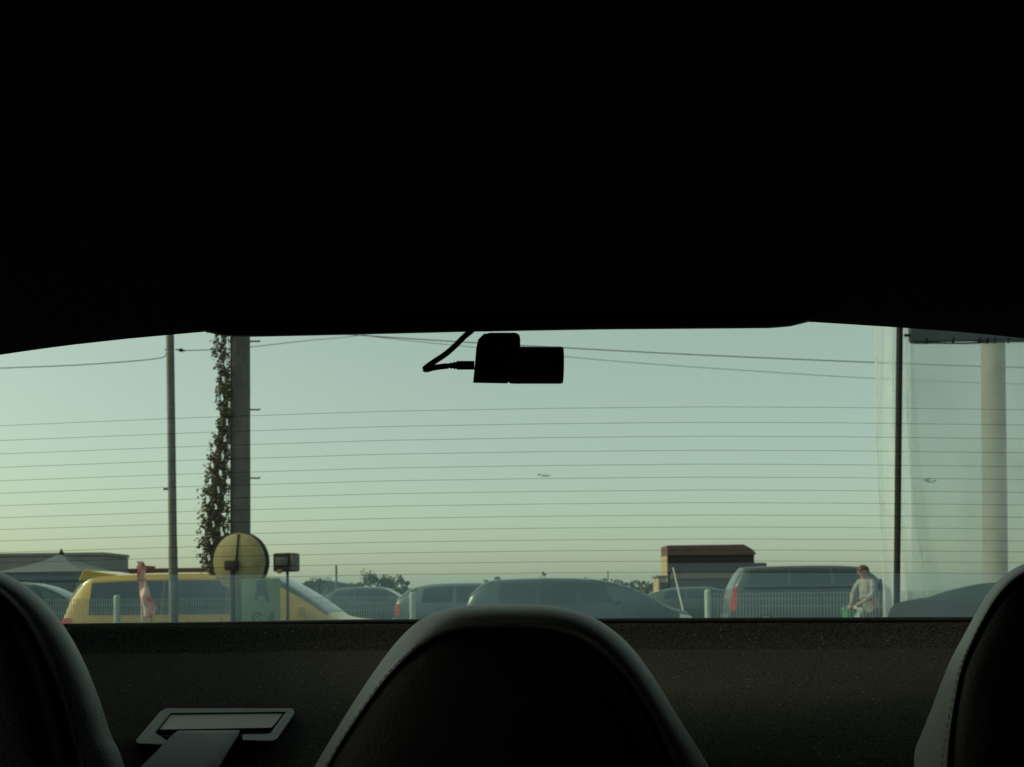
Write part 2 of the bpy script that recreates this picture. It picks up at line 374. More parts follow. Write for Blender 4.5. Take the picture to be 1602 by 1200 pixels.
def wheel(parent, x, y, r=0.31, w=0.2, axis='Y'):
    """wheel: tyre with rim child; axle along local Y or X"""
    prof = [(0.62*r, -w/2), (0.93*r, -w/2), (r, -w*0.36), (r, w*0.36), (0.93*r, w/2), (0.62*r, w/2)]
    def lathe(nm, pf, m, par):
        V = []; Fc = []; seg = 20; k = len(pf)
        for i in range(seg):
            t = 2*math.pi*i/seg
            for (rr, d) in pf:
                q = (rr*math.cos(t), d, rr*math.sin(t)) if axis == 'Y' else (d, rr*math.cos(t), rr*math.sin(t))
                V.append((q[0]+x, q[1]+y, q[2]+r))
        for i in range(seg):
            j = (i+1) % seg
            for a in range(k): Fc.append((i*k+a, i*k+(a+1) % k, j*k+(a+1) % k, j*k+a))
        return sharp(mesh_obj(nm, V, Fc, m, par), 40)
    t = lathe('wheel', prof, M['tyre'], parent)
    lathe('rim', [(0.03, -w*0.42), (0.3*r, -w*0.40), (0.6*r, -w*0.47), (0.63*r, -w*0.47), (0.63*r, w*0.47), (0.6*r, w*0.47), (0.3*r, w*0.40), (0.03, w*0.42)], M['rim'], t)
for sx in (-0.68, 0.68):
    for yy in (-1.55, 1.1): wheel(own, sx, yy, 0.31, 0.2, 'X')

# seats ------------------------------------------------------------
def seat(outer, inner, Yo, label, crest, flank=lambda t: 0.30, fy=0.022):
    """outer / inner: pixel outlines (same point count) of the leather trim and of the dark centre panel"""
    so_ = smooth_curve([(x, y, 0) for x, y in outer], 6); si_ = smooth_curve([(x, y, 0) for x, y in inner], 6)
    n = len(so_)
    cx = sum(p.x for p in si_)/n; cyy = max(p.y for p in si_)
    rings = []
    # silhouette ring, forward ring, seam, then the dished panel
    def ring(f): return [f(so_[i], si_[i], i/(n-1)) for i in range(n)]
    bk2 = ring(lambda o, q, t: P(cx+(o.x-cx)*0.90, o.y+26, Yo+fy+0.078))
    bk = ring(lambda o, q, t: P(cx+(o.x-cx)*0.985, o.y+5, Yo+fy+0.033))
    sil = ring(lambda o, q, t: P(o.x, o.y, Yo+fy))
    m1 = ring(lambda o, q, t: P(lerp(o.x, q.x, flank(t)), lerp(o.y, q.y, flank(t)), Yo-0.006))
    m2 = ring(lambda o, q, t: P(lerp(o.x, q.x, lerp(flank(t), 1, 0.5)), lerp(o.y, q.y, lerp(flank(t), 1, 0.5)), Yo-0.020))
    sm = ring(lambda o, q, t: P(lerp(o.x, q.x, 0.96), lerp(o.y, q.y, 0.96), Yo-0.022))
    se = ring(lambda o, q, t: P(q.x, q.y, Yo-0.016))
    def strips(rs):
        V = [p for r in rs for p in r]; Fc = []
        for a in range(len(rs)-1):
            for i in range(n-1): Fc.append((a*n+i, a*n+i+1, (a+1)*n+i+1, (a+1)*n+i))
        return V, Fc
    V, Fc = strips([bk2, bk, sil, m1, m2, sm, se])
    root = mesh_obj('seat', V, Fc, M['trim_leather'], own, True); root['label'] = label
    md = root.modifiers.new('sub', 'SUBSURF'); md.levels = 1; md.render_levels = 2
    # panel: seam inward to a centre line
    rs = [se]
    for k, d in ((0.03, -0.026), (0.10, -0.034), (0.3, -0.040), (0.6, -0.040), (1.0, -0.038)):
        rs.append([P(lerp(q.x, cx, k), lerp(q.y, cyy, k), Yo+d) for q in si_])
    V, Fc = strips(rs); mesh_obj('centre_panel', V, Fc, M['panel_leather'], root, True)
    # body of the seat behind, down to the cushion
    zt = P(cx, 1215, Yo).z; X = P((outer[0][0]+outer[-1][0])/2, 1200, Yo).x; W = 0.16
    box('seat_back', (X, Yo+0.045, (zt-0.06+0.45)/2), (2*W*0.9, 0.05, zt-0.06-0.45), M['panel_leather'], root)
    # stitching
    V = []; Fc = []
    for i in range(n-1):
        a = P(lerp(so_[i].x, si_[i].x, 0.80), lerp(so_[i].y, si_[i].y, 0.80), Yo-0.0225)
        c = P(lerp(so_[i+1].x, si_[i+1].x, 0.80), lerp(so_[i+1].y, si_[i+1].y, 0.80), Yo-0.0225)
        L = (c-a).length; ns = max(1, int(L/0.0045))
        for k in range(ns):
            q0 = a.lerp(c, (k+0.15)/ns); q1 = a.lerp(c, (k+0.75)/ns)
            v, f = tube_vf([q0, q1], 0.00045, 4, len(V)); V += v; Fc += f
    st = mesh_obj('stitching', V, Fc, M['thread'], root); st['kind'] = 'stuff'
    return root
cen_o = [(380, 1400), (430, 1300), (488, 1200), (530, 1130), (575, 1060), (620, 1000), (660, 965), (700, 951), (750, 945), (805, 944), (860, 946), (905, 955), (945, 974), (985, 1007), (1022, 1055), (1062, 1120), (1112, 1200), (1165, 1300), (1210, 1400)]
cen_i = [(420, 1400), (462, 1300), (513, 1200), (556, 1130), (606, 1062), (648, 1022), (685, 1000), (718, 989), (758, 984), (805, 983), (850, 985), (885, 991), (915, 1003), (945, 1028), (980, 1065), (1015, 1120), (1052, 1200), (1092, 1300), (1130, 1400)]
seat(cen_o, cen_i, 0.60, 'centre rear seat top with rounded grey leather trim', 944, lambda t: clampi([(0, 0.65), (0.25, 0.6), (0.4, 0.12), (0.62, 0.08), (0.8, 0.10), (1, 0.10)], t), 0.03)
# outer seats, taller
rg_o = [(1350, 1400), (1380, 1290), (1415, 1200), (1449, 1120), (1481, 1040), (1510, 985), (1543, 928), (1573, 897), (1606, 879), (1660, 866), (1720, 862), (1780, 866), (1835, 880), (1880, 915), (1920, 970), (1955, 1040), (1990, 1120), (2020, 1200), (2080, 1400)]
rg_i = [(1478, 1400), (1482, 1290), (1487, 1200), (1492, 1130), (1506, 1050), (1526, 1000), (1556, 946), (1583, 914), (1612, 896), (1662, 884), (1720, 881), (1775, 885), (1820, 898), (1850, 930), (1880, 985), (1905, 1050), (1930, 1130), (1945, 1200), (1960, 1400)]
seat(rg_o, rg_i, 0.60, 'taller outer seat with pale lit leather side bolster', 862, lambda t: clampi([(0, 0.80), (0.11, 0.72), (0.2, 0.62), (0.28, 0.45), (0.38, 0.22), (0.62, 0.22), (0.8, 0.6), (1, 0.8)], t), 0.075)
lf_o = [(-440, 1400), (-400, 1200), (-375, 1120), (-345, 1040), (-310, 970), (-270, 920), (-225, 893), (-170, 878), (-110, 873), (-60, 876), (-10, 888), (38, 913), (76, 946), (106, 985), (132, 1032), (156, 1090), (176, 1150), (197, 1200), (250, 1400)]
lf_i = [(-340, 1400), (-325, 1200), (-310, 1130), (-290, 1060), (-265, 1000), (-235, 955), (-205, 925), (-160, 908), (-110, 900), (-66, 902), (-25, 912), (8, 935), (34, 968), (56, 1010), (74, 1055), (90, 1110), (102, 1160), (112, 1205), (140, 1400)]
seat(lf_o, lf_i, 0.60, 'taller outer seat in dark shade beside the belt guide', 873, lambda t: clampi([(0, 0.5), (0.3, 0.4), (0.5, 0.12), (1, 0.06)], t), 0.02)

# seat belt guide on the shelf --------------------------------------
def Yb(px, py): return Ysh(px, py-5)
bz = plate('belt_guide', [(211, 1160), (216, 1164), (262, 1166), (262, 1159), (243, 1147), (268, 1116), (447, 1114), (424, 1146), (380, 1149), (378, 1158), (425, 1160), (434, 1156), (462, 1116), (458, 1108), (260, 1108), (250, 1114)], lambda x, y: Yb(x, y)-0.030, 0.028, M['bezel'], own, bevel=0.002)
bz['label'] = 'dark plastic belt guide bezel on the carpeted shelf'
plate('guide_cover', [(246, 1142), (270, 1113), (448, 1111), (426, 1139)], lambda x, y: Yb(x, y)-0.026, 0.012, M['grey_plastic'], bz, bevel=0.0015)
plate('guide_slot', [(232, 1152), (250, 1140), (428, 1138), (424, 1152)], lambda x, y: Yb(x, y)-0.016, 0.006, M['rubber'], bz)
V = []; Fc = []
BL = [((282, 1140), (376, 1140)), ((270, 1149), (373, 1148)), ((250, 1170), (358, 1172)), ((215, 1205), (337, 1208)), ((160, 1262), (300, 1270)), ((110, 1320), (262, 1330))]
BY = [-0.020, -0.034, -0.042, -0.060, -0.085, -0.09]
for i, (a, c) in enumerate(BL):
    for k in range(5):
        x = lerp(a[0], c[0], k/4); y = lerp(a[1], c[1], k/4); V.append(P(x, y, Yb(x, min(y, 1210))+BY[i]))
    if i:
        for k in range(4): Fc.append(((i-1)*5+k, i*5+k, i*5+k+1, (i-1)*5+k+1))
wb = mesh_obj('belt_webbing', V, Fc, M['belt'], bz, True); md = wb.modifiers.new('s', 'SOLIDIFY'); md.thickness = 0.0015

# ------------------------------------------------------------------ dash camera on the glass
dc = empty('dash_camera', tuple(P(790, 560, 0.77)))
tag(dc, 'small black dash camera hanging at the top of the rear window with its cable', 'dash camera')
def dpart(name, o):
    o.parent = dc; o.matrix_parent_inverse = Matrix.Translation(-dc.location); return o
Yc = lambda x, y: 0.765
mb = [(740, 599), (741, 585), (745, 545), (748, 531), (754, 524), (764, 520.5), (806, 520.5), (812, 523), (814, 528), (814, 545), (796, 600)]
dpart('m', plate('mount', [(740, 599), (742, 580), (745, 545), (748, 531), (755, 524), (766, 520.5), (806, 520.5), (812, 523), (814, 529), (814, 600), (797, 600), (796, 597), (794, 600)], Yc, 0.032, M['black_plastic'], bevel=0.0012))
# cylindrical lens body, axis left-right
a = P(797, 571.5, 0.78); c = P(881, 571.5, 0.78); rad = 28.3/F*0.78
pts = [a, a.lerp(c, 0.03), a.lerp(c, 0.04), a.lerp(c, 0.06), a.lerp(c, 0.93), a.lerp(c, 0.985), c]
dpart('l', tube('lens_body', pts, [rad*0.97, rad*0.99, rad*0.93, rad, rad, rad*0.985, rad*0.93], M['black_plastic'], seg=40))
dpart('b', plate('bracket', [(756, 522), (808, 522), (806, 545), (758, 545)], lambda x, y: 0.796, 0.012, M['black_plastic']))
pl = dpart('p', tube('plug', [P(742, 571.5, 0.772), P(715, 571.5, 0.772), P(713.5, 571.8, 0.772), P(711, 571.8, 0.772), P(708, 572, 0.772), P(706, 572, 0.772), P(703, 572.2, 0.772), P(700, 572.5, 0.772)], [0.0037, 0.0037, 0.0026, 0.0032, 0.0022, 0.0028, 0.002, 0.002], M['rubber'], seg=14))
cab = [(701, 572.6), (690, 573.6), (678, 575.5), (668, 578), (664.5, 577.2), (669, 573), (682, 564), (697, 554), (712, 541), (727, 526), (738, 517), (748, 505)]
cp = smooth_curve([tuple(P(x, y, 0.772+0.0*i)) for i, (x, y) in enumerate(cab)], 6)
dpart('c', tube('cable', cp, 0.0024, M['rubber'], seg=10))

# ------------------------------------------------------------------ cars outside
def car(name, loc, rz, L, W, H, prof, belt, paint, label, cat='car', group=None, front_glass=None, rear_glass=None, sides=None, tail_z=0.85, spoiler=False, mirror_x=None, wtop=5.35):
    """prof: list (x, ztop) from rear (-L/2) to front (L/2); windows from parameter ranges of the same surface"""
    root = empty(name, loc, rz); tag(root, label, cat, group)
    hw = W/2
    pc = smooth_curve([(x, z, 0) for x, z in prof], 6); pc = [(p.x, p.y) for p in pc]
    xs0 = []
    for p in pc:
        if not xs0 or p[0] > xs0[-1][0]+1e-4: xs0.append(p)
    pc = xs0
    def top(x): return clampi(pc, x)
    def ringpts(x):
        zt = top(x); e = abs(x)/(L/2); w = hw*(1-0.16*e**5)
        up = max(0.0, min(1.0, (zt-belt)/(H-belt)))
        wr = w*lerp(0.93, 0.77, up); bl = min(belt, zt-0.07)
        return [(0, 0.20), (w*0.9, 0.20), (w*0.985, 0.32), (w, min(0.60, bl-0.05)), (w*0.975, bl), (lerp(w*0.975, wr, 0.9), lerp(bl, zt-0.05, 0.86)), (wr*0.93, zt-0.022), (wr*0.6, zt+0.004), (0, zt+0.012)]
    def S(x, t):           # t 0..8 along the ring, negative = other side
        s = 1 if t >= 0 else -1; t = abs(t); r = ringpts(x); i = min(int(t), 7); f = t-i
        return Vector((x, s*lerp(r[i][0], r[i+1][0], f), lerp(r[i][1], r[i+1][1], f)))
    xs = lin(-L/2, L/2, 49); ts = [0, 1, 2, 3, 4, 4.5, 5, 5.5, 6, 6.5, 7, 8]
    allt = [-t for t in ts[1:-1]] ; ring_t = ts+[t for t in reversed(allt)]
    V = []; Fc = []; k = len(ring_t)
    for x in xs:
        for t in ring_t: V.append(S(x, t))
    for i in range(len(xs)-1):
        for a in range(k): Fc.append((i*k+a, i*k+(a+1) % k, (i+1)*k+(a+1) % k, (i+1)*k+a))
    Fc.append(tuple(range(k))); Fc.append(tuple((len(xs)-1)*k+a for a in range(k)))
    sharp(mesh_obj('body', V, Fc, paint, root), 50)
    def pane(nm, x0, x1, t0, t1, m=M['car_glass'], off=0.006, nx=8, nt=4, skew=0.0, par=root):
        V = []; Fc = []
        for j in range(nt+1):
            t = lerp(t0, t1, j/nt)
            for i in range(nx+1):
                x = lerp(x0, x1, i/nx)+skew*(j/nt-0.5)
                p = S(x, t); dx = S(x+0.01, t)-S(x-0.01, t); dt = S(x, t+0.02)-S(x, t-0.02)
                nn = dx.cross(dt); nn = nn.normalized() if nn.length > 1e-9 else Vector((0, 0, 1))
                c = Vector((x, 0, belt*0.8))
                if nn.dot(p-c) < 0: nn = -nn
                V.append(p+nn*off)
        for j in range(nt):
            for i in range(nx): Fc.append((j*(nx+1)+i, j*(nx+1)+i+1, (j+1)*(nx+1)+i+1, (j+1)*(nx+1)+i))
        return mesh_obj(nm, V, Fc, m, par, True)
    for s in (1, -1):
        for (x0, x1, sk) in (sides or []): pane('window', x0, x1, s*4.08, s*wtop, skew=sk)
    def strip(nm, x0, x1):
        V = []; Fc = []; tl = [5.3, 6, 6.6, 7.2, 8]; tl = tl+[-t for t in reversed(tl[:-1])]
        for j in range(7):
            x = lerp(x0, x1, j/6)
            for t in tl:
                p = S(x, t); V.append(p+Vector((0.004 if x > 0 else -0.004, 0, 0.006)))
        kk = len(tl)
        for j in range(6):
            for i in range(kk-1): Fc.append((j*kk+i, j*kk+i+1, (j+1)*kk+i+1, (j+1)*kk+i))
        mesh_obj(nm, V, Fc, M['car_glass'], root, True)
    if front_glass: strip('windscreen', *front_glass)
    if rear_glass: strip('rear_glass', *rear_glass)
    for s in (1, -1):
        pane('tail_light', -L/2+0.005, -L/2+0.16, s*3.1, s*4.0, M['tail_red'], 0.012, 3, 3)
        pane('headlight', L/2-0.30, L/2-0.03, s*3.0, s*3.8, M['lamp_clear'], 0.012, 3, 3)
        mxx = mirror_x if mirror_x is not None else (front_glass[1]-0.35 if front_glass else L*0.2)
        p = S(mxx, s*4.0); box('wing_mirror', (p.x, p.y+s*0.09, p.z+0.08), (0.1, 0.18, 0.13), paint, root, bevel=0.025)
        for hx in (-1.05, -0.02, 0.95):
            if abs(hx) < L/2-0.6: tube('door_seam', [S(hx, s*t)+Vector((0, s*0.001, 0)) for t in lin(2.2, 3.98, 7)], 0.005, M['rubber'], root, 5)
        for hx in (-0.1, -0.95): 
            p = S(hx, s*3.7); box('door_handle', (p.x, p.y+s*0.012, p.z), (0.18, 0.025, 0.03), paint, root, bevel=0.008)
    for x in (-L*0.31, L*0.32):
        for s in (1, -1): wheel(root, x, s*(hw-0.09), 0.31, 0.2, 'Y')
    box('rear_bumper', (-L/2-0.01, 0, 0.42), (0.12, W*0.80, 0.26), paint, root, bevel=0.04)
    box('front_bumper', (L/2+0.01, 0, 0.42), (0.12, W*0.80, 0.26), paint, root, bevel=0.04)
    if spoiler:
        zt = prof[2][1]; prism('spoiler', [(prof[2][0]-0.12, zt-0.05), (prof[2][0]-0.04, zt+0.12), (prof[2][0]+0.02, zt+0.12), (prof[2][0]+0.42, zt+0.055), (prof[2][0]+0.42, zt+0.02)], -W*0.34, W*0.34, paint, root, bevel=0.015)
    return root, S

# yellow compact van: rear at the left, bonnet falling away to the right
x0 = P(107, 940, 13.6).x; x1 = P(610, 960, 13.6).x; L = x1-x0
yc, S = car('compact_van', ((x0+x1)/2, 14.1, 0), 0, L, 1.69, 1.5,
   [(-L/2, 0.9), (-L/2+0.10, 1.22), (-L/2+0.30, 1.46), (-L/2+0.55, 1.505), (-L/2+1.6, 1.53), (-L/2+2.6, 1.52), (-L/2+3.08, 1.46), (-L/2+3.5, 1.24), (-L/2+3.88, 0.98), (-L/2+4.10, 0.83), (L/2-0.35, 0.76), (L/2-0.05, 0.70), (L/2, 0.55)],
   0.86, M['yellow_paint'], 'yellow compact van with roof spoiler parked behind the mesh fence', 'van', None, (-L/2+3.14, -L/2+3.98), (-L/2+0.08, -L/2+0.26), [(-L/2+0.42, -L/2+1.52, 0.0), (-L/2+1.535, -L/2+2.48, 0.0), (-L/2+2.495, -L/2+3.12, 0.0)], spoiler=True, wtop=5.15)
# liftback behind the centre headrest
def liftback(L, H): return [(-L/2, 0.85), (-L/2+0.08, 1.05), (-L/2+0.55, H-0.12), (-L/2+1.0, H-0.03), (-L/2+1.7, H), (-L/2+2.4, H-0.015), (-L/2+3.0, H-0.16), (-L/2+3.75, 1.02), (L/2-0.45, 0.88), (L/2-0.05, 0.72), (L/2, 0.55)]
x0 = P(728, 960, 19.5).x; L = 4.95
car('liftback_car', (x0+L/2, 20.2, 0), 0, L, 1.75, 1.5, [(-L/2, 0.88), (-L/2+0.08, 1.12), (-L/2+0.42, 1.40), (-L/2+0.8, 1.48), (-L/2+1.7, 1.505), (-L/2+2.6, 1.485), (-L/2+3.3, 1.38), (-L/2+4.0, 1.12), (-L/2+4.45, 0.86), (L/2-0.05, 0.72), (L/2, 0.55)], 0.92, M['blue_paint'], 'blue-grey liftback car whose long curved roof shows above the centre headrest', 'car', None, (-L/2+2.75, -L/2+3.65), (-L/2+0.12, -L/2+0.62), [(-L/2+0.75, -L/2+1.55, 0.1), (-L/2+1.62, -L/2+2.4, 0), (-L/2+2.46, -L/2+3.1, -0.2)])
x0 = P(612, 960, 23.5).x; L = 4.4
car('hatchback_car', (x0+L/2, 24.4, 0), R(6), L, 1.7, 1.47, liftback(L, 1.47), 0.92, M['silver_paint'], 'silver-blue hatchback half hidden behind the blue-grey liftback', 'car', None, (-L/2+2.75, -L/2+3.6), (-L/2+0.12, -L/2+0.62), [(-L/2+0.75, -L/2+1.55, 0.1), (-L/2+1.62, -L/2+2.4, 0), (-L/2+2.46, -L/2+3.1, -0.2)])
# tall van behind the person
x0 = P(1156, 950, 23.2).x; L = 4.75
vn, VS = car('tall_van', (x0+L/2, 24.4, 0), R(-5), L, 1.7, 1.84, [(-L/2, 0.9), (-L/2+0.06, 1.2), (-L/2+0.34, 1.74), (-L/2+0.6, 1.82), (-L/2+2, 1.85), (-L/2+3.2, 1.82), (-L/2+3.6, 1.7), (-L/2+4.2, 1.15), (L/2-0.2, 0.95), (L/2-0.03, 0.8), (L/2, 0.6)],
    1.32, M['van_paint'], 'tall slate van with red tail light behind the person', 'van', None, (-L/2+3.6, -L/2+4.15), (-L/2+0.06, -L/2+0.3), [(-L/2+0.5, -L/2+1.5, 0.1), (-L/2+1.58, -L/2+2.6, 0), (-L/2+2.68, -L/2+3.5, -0.1)])
for s_ in (1, -1):
    tube('side_moulding', [VS(x, s_*3.92)+Vector((0, s_*0.012, 0)) for x in lin(-L/2+0.35, L/2-0.9, 16)], 0.026, M['rubber'], vn, 8)
# dark low car in the hazy gap right of the yellow van
x0 = P(455, 950, 27).x; L = 4.5
car('saloon_car', (x0+L/2, 28, 0), 0, L, 1.75, 1.42, [(-L/2, 0.8), (-L/2+0.1, 0.98), (-L/2+0.7, 1.02), (-L/2+1.25, 1.34), (-L/2+1.7, 1.41), (-L/2+2.3, 1.42), (-L/2+2.8, 1.36), (-L/2+3.45, 1.0), (L/2-0.4, 0.88), (L/2-0.04, 0.7), (L/2, 0.5)],
    0.92, M['blue_paint'], 'dark blue saloon in the gap right of the yellow van bonnet', 'car', None, (-L/2+2.75, -L/2+3.4), (-L/2+0.75, -L/2+1.25), [(-L/2+1.2, -L/2+1.85, 0.2), (-L/2+1.9, -L/2+2.9, -0.2)])
x0 = P(18, 950, 24).x; L = 4.2
car('parked_car', (x0-0.8, 26, 0), R(8), L, 1.7, 1.62, liftback(L, 1.62), 1.0, M['teal_paint'], 'grey-green hatchback left of the yellow van', 'car', None, (-L/2+2.6, -L/2+3.5), (-L/2+0.12, -L/2+0.6), [(-L/2+0.75, -L/2+1.5, 0.1), (-L/2+1.56, -L/2+2.3, 0), (-L/2+2.36, -L/2+2.9, -0.2)])
x0 = P(1070, 950, 32).x; L = 4.3
car('parked_car', (x0+1.0, 33.5, 0), R(-10), L, 1.7, 1.35, liftback(L, 1.35), 0.9, M['teal_paint'], 'small grey-green car between the liftback and the tall van', 'car', None, (-L/2+2.7, -L/2+3.55), (-L/2+0.12, -L/2+0.6), [(-L/2+0.75, -L/2+1.5, 0.1), (-L/2+1.56, -L/2+2.35, 0), (-L/2+2.4, -L/2+3.0, -0.2)])
# dark car below the vinyl curtain, bonnet pointing left
x0 = 2.85; L = 4.4
dk, S = car('sport_utility_car', (x0+L/2, 6.25, 0), math.pi, L, 1.72, 1.68, [(-L/2, 0.9), (-L/2+0.1, 1.3), (-L/2+0.4, 1.6), (-L/2+0.9, 1.67), (-L/2+1.8, 1.69), (-L/2+2.5, 1.66), (-L/2+2.9, 1.5), (-L/2+3.35, 1.235), (L/2-0.62, 1.19), (L/2-0.3, 1.10), (L/2-0.06, 1.05), (L/2, 0.75)],
    1.0, M['dark_paint'], 'dark car with long bonnet in front of the clear vinyl curtain', 'car', None, (-L/2+2.75, -L/2+3.3), (-L/2+0.08, -L/2+0.35), [(-L/2+0.6, -L/2+1.5, 0.1), (-L/2+1.56, -L/2+2.3, 0), (-L/2+2.36, -L/2+2.8, -0.2)])

# ------------------------------------------------------------------ mesh fence
FY = 12.0
fx0 = P(183, 930, FY).x; SP = 231/F*FY
pm = None
for (i0, i1, lab) in ((-2, 2, 'low pale wire mesh fence in front of the yellow van'), (4, 8, 'low pale wire mesh fence in front of the tall slate van')):
    fence = empty('mesh_fence', (fx0+i0*SP, FY, 0)); tag(fence, lab, 'fence')
    SB = SP if i0 < 0 else SP*1.27          # the right run has wider bays
    for i in range(i1-i0+1):
        V, Fc = tube_vf([(i*SB, 0, 0), (i*SB, 0, 1.165), (i*SB, 0, 1.185), (i*SB, 0, 1.193)], [0.042, 0.042, 0.034, 0.012], 14)
        sharp(mesh_obj('post', V, Fc, M['fence'], fence), 60)
    for i in range(i1-i0):
        if pm is None:
            bm = bmesh.new(); nW = int(SP/0.034)
            for k in range(1, nW): add_box(bm, (k*SP/nW, 0, 0.60), (0.0055, 0.0055, 1.08))
            for z in (0.08, 0.30, 0.52, 0.74, 0.96, 1.06, 1.135): add_box(bm, (SP/2, 0.005, z), (SP-0.08, 0.005, 0.005))
            o = bm_obj('wire_panel', bm, M['fence'], fence); o['kind'] = 'stuff'; pm = o
        else:
            o = pm.copy(); COL.objects.link(o); o.parent = fence
        o.location.x = i*SB; o.scale.x = SB/SP

# ------------------------------------------------------------------ poles
def pole_between(name, pxt, pyt, pxb, Y, r0, r1, m, parent=None, zb=0.0, extra=0.6):
    pt = P(pxt, pyt, Y); pb = P(pxb, 930, Y); d = (pt-pb); k0 = (zb-pb.z)/d.z; k1 = 1+extra/d.z
    return pb+d*k0, pb+d*k1
a, c = pole_between('p', 266, 525, 271.5, 11.2, 0, 0, None)
a.z = 0
sp_ = empty('steel_pole', tuple(a)); tag(sp_, 'slim grey steel pole carrying an overhead cable, left of the ivy pole', 'pole')
o = tube('shaft', [a-a, (c-a)*0.35, (c-a)*0.36, c-a], [0.056, 0.054, 0.05, 0.047], M['galv'], sp_, 16)
for (py, px, w) in ((765, 256, 0.05), (547, 259, 0.035)):
    p = P(px, py, 11.2)-a; q = P(268, py, 11.2)-a
    tube('bracket', [p, q], 0.014, M['dark_steel'], sp_, 8)
p = P(275, 547, 11.2)-a; q = P(290, 548.5, 11.2)-a
tube('insulator', [p, p.lerp(q, 0.35), p.lerp(q, 0.4), p.lerp(q, 0.7), p.lerp(q, 0.75), q], [0.008, 0.008, 0.02, 0.022, 0.01, 0.008], M['dark_steel'], sp_, 10)

a, c = pole_between('p', 376, 525, 376, 11.6, 0, 0, None, extra=3.0); a.z = 0
up = empty('utility_pole', tuple(a)); tag(up, 'thick grey concrete utility pole beside the hanging ivy', 'pole')
tube('shaft', [a-a, (c-a)*0.3, (c-a)*0.6, c-a], [0.132, 0.127, 0.122, 0.118], M['concrete'], up, 24)
for py in (641, 748, 855, 534):
    p = P(388, py, 11.6)-a; q = P(406, py, 11.6)-a
    tube('step_bolt', [p, q, q+Vector((0.003, 0, 0.015))], 0.010, M['dark_steel'], up, 8)
for py in (694, 801, 588):
    p = P(364, py, 11.6)-a; q = P(347, py, 11.6)-a
    tube('step_bolt', [p, q], 0.010, M['dark_steel'], up, 8)

# ivy: stems hanging along the pole's left side and many small leaves
iv = empty('ivy', tuple(Vector((P(350, 930, 11.55).x, 11.55, 0)))); tag(iv, 'straggly brown-green ivy hanging along the left of the utility pole', 'ivy')
base = Vector(iv.location)
IVC = [(420, 346), (530, 345), (570, 350), (620, 352), (680, 350), (730, 342), (780, 338), (830, 336), (880, 332), (930, 336), (1000, 350)]
IVW = [(420, 18), (530, 14), (600, 11), (660, 10), (720, 16), (780, 18), (840, 20), (890, 14), (950, 12), (1000, 10)]
rr = random.Random(3); bm = bmesh.new()
for i in range(16000):
    y = rr.uniform(430, 900); den = clampi([(430, 0.3), (560, 0.26), (600, 0.4), (700, 0.7), (800, 1), (870, 0.9), (885, 0.5), (900, 0.1)], y)
    if rr.random() > den: continue
    x = clampi(IVC, y)+max(-1.7, min(1.1, rr.gauss(0, 0.55)))*clampi(IVW, y)
    if x > 361 and rr.random() < 0.85: continue
    if math.sin(x*0.45+y*0.06)+math.sin(y*0.21-x*0.2)*0.8 < -1.0: continue
    c0 = P(x, y, 11.5+rr.uniform(-0.13, 0.16))-base; s = rr.uniform(0.011, 0.030)
    ax = Vector((rr.gauss(0, 1), rr.gauss(0, 1), rr.gauss(0, 1))).normalized(); t = ax.orthogonal().normalized(); bb = ax.cross(t)
    vs = [bm.verts.new(c0+t*s*1.25), bm.verts.new(c0+bb*s*0.75+t*s*0.1), bm.verts.new(c0-t*s*0.9), bm.verts.new(c0-bb*s*0.75+t*s*0.1)]
    bm.faces.new(vs)
o = bm_obj('leaves', bm, M['leaf'], iv); o['kind'] = 'stuff'
for k in range(5):
    pts = []
    for y in range(900, 420, -24):
        x = clampi(IVC, y)+clampi(IVW, y)*(0.55*math.sin(y*0.017+k*1.7)+(k-2)*0.14)+2
        pts.append(P(min(x, 362), y, 11.55+0.04*math.sin(y*0.03+k))-base)
    tube('stem', pts, 0.004, M['bark'], iv, 5)
tube('stem', [P(361.5, y, 11.52)-base for y in (1060, 900, 760, 640, 430)], 0.012, M['bark'], iv, 6)

# ------------------------------------------------------------------ overhead wires
def wire(px_pts, Ys, r, label):
    pts = smooth_curve([tuple(P(x, y, Y)) for (x, y), Y in zip(px_pts, Ys)], 10)
    o = tube('overhead_wire', [p-pts[0] for p in pts], r, M['wire'], None, 6); o.location = pts[0]
    tag(o, label, 'wire', None); return o
wire([(-900, 600), (-400, 592), (0, 576), (130, 570.5), (245, 561), (260, 552)], [12, 11.8, 11.5, 11.4, 11.3, 11.2], 0.006, 'thin overhead cable running left from the slim steel pole')
wire([(289, 548.5), (345, 546.5), (395, 542.5), (480, 533), (560, 525), (700, 505), (1000, 470)], [11.2, 12, 13, 15, 17, 20, 26], 0.006, 'thin cable rising from the slim pole behind the ivy pole')
wire([(300, 505), (585, 526), (740, 536), (880, 544), (1100, 555.5), (1368, 567), (1610, 575), (2100, 584)], [30]*8, 0.017, 'upper overhead wire passing behind the dash camera')
wire([(300, 492), (600, 528.5), (740, 543), (880, 557.5), (1000, 568), (1150, 578.5), (1368, 592), (1610, 601), (2100, 612)], [31]*9, 0.010, 'lower overhead wire sloping down to the vinyl curtain')

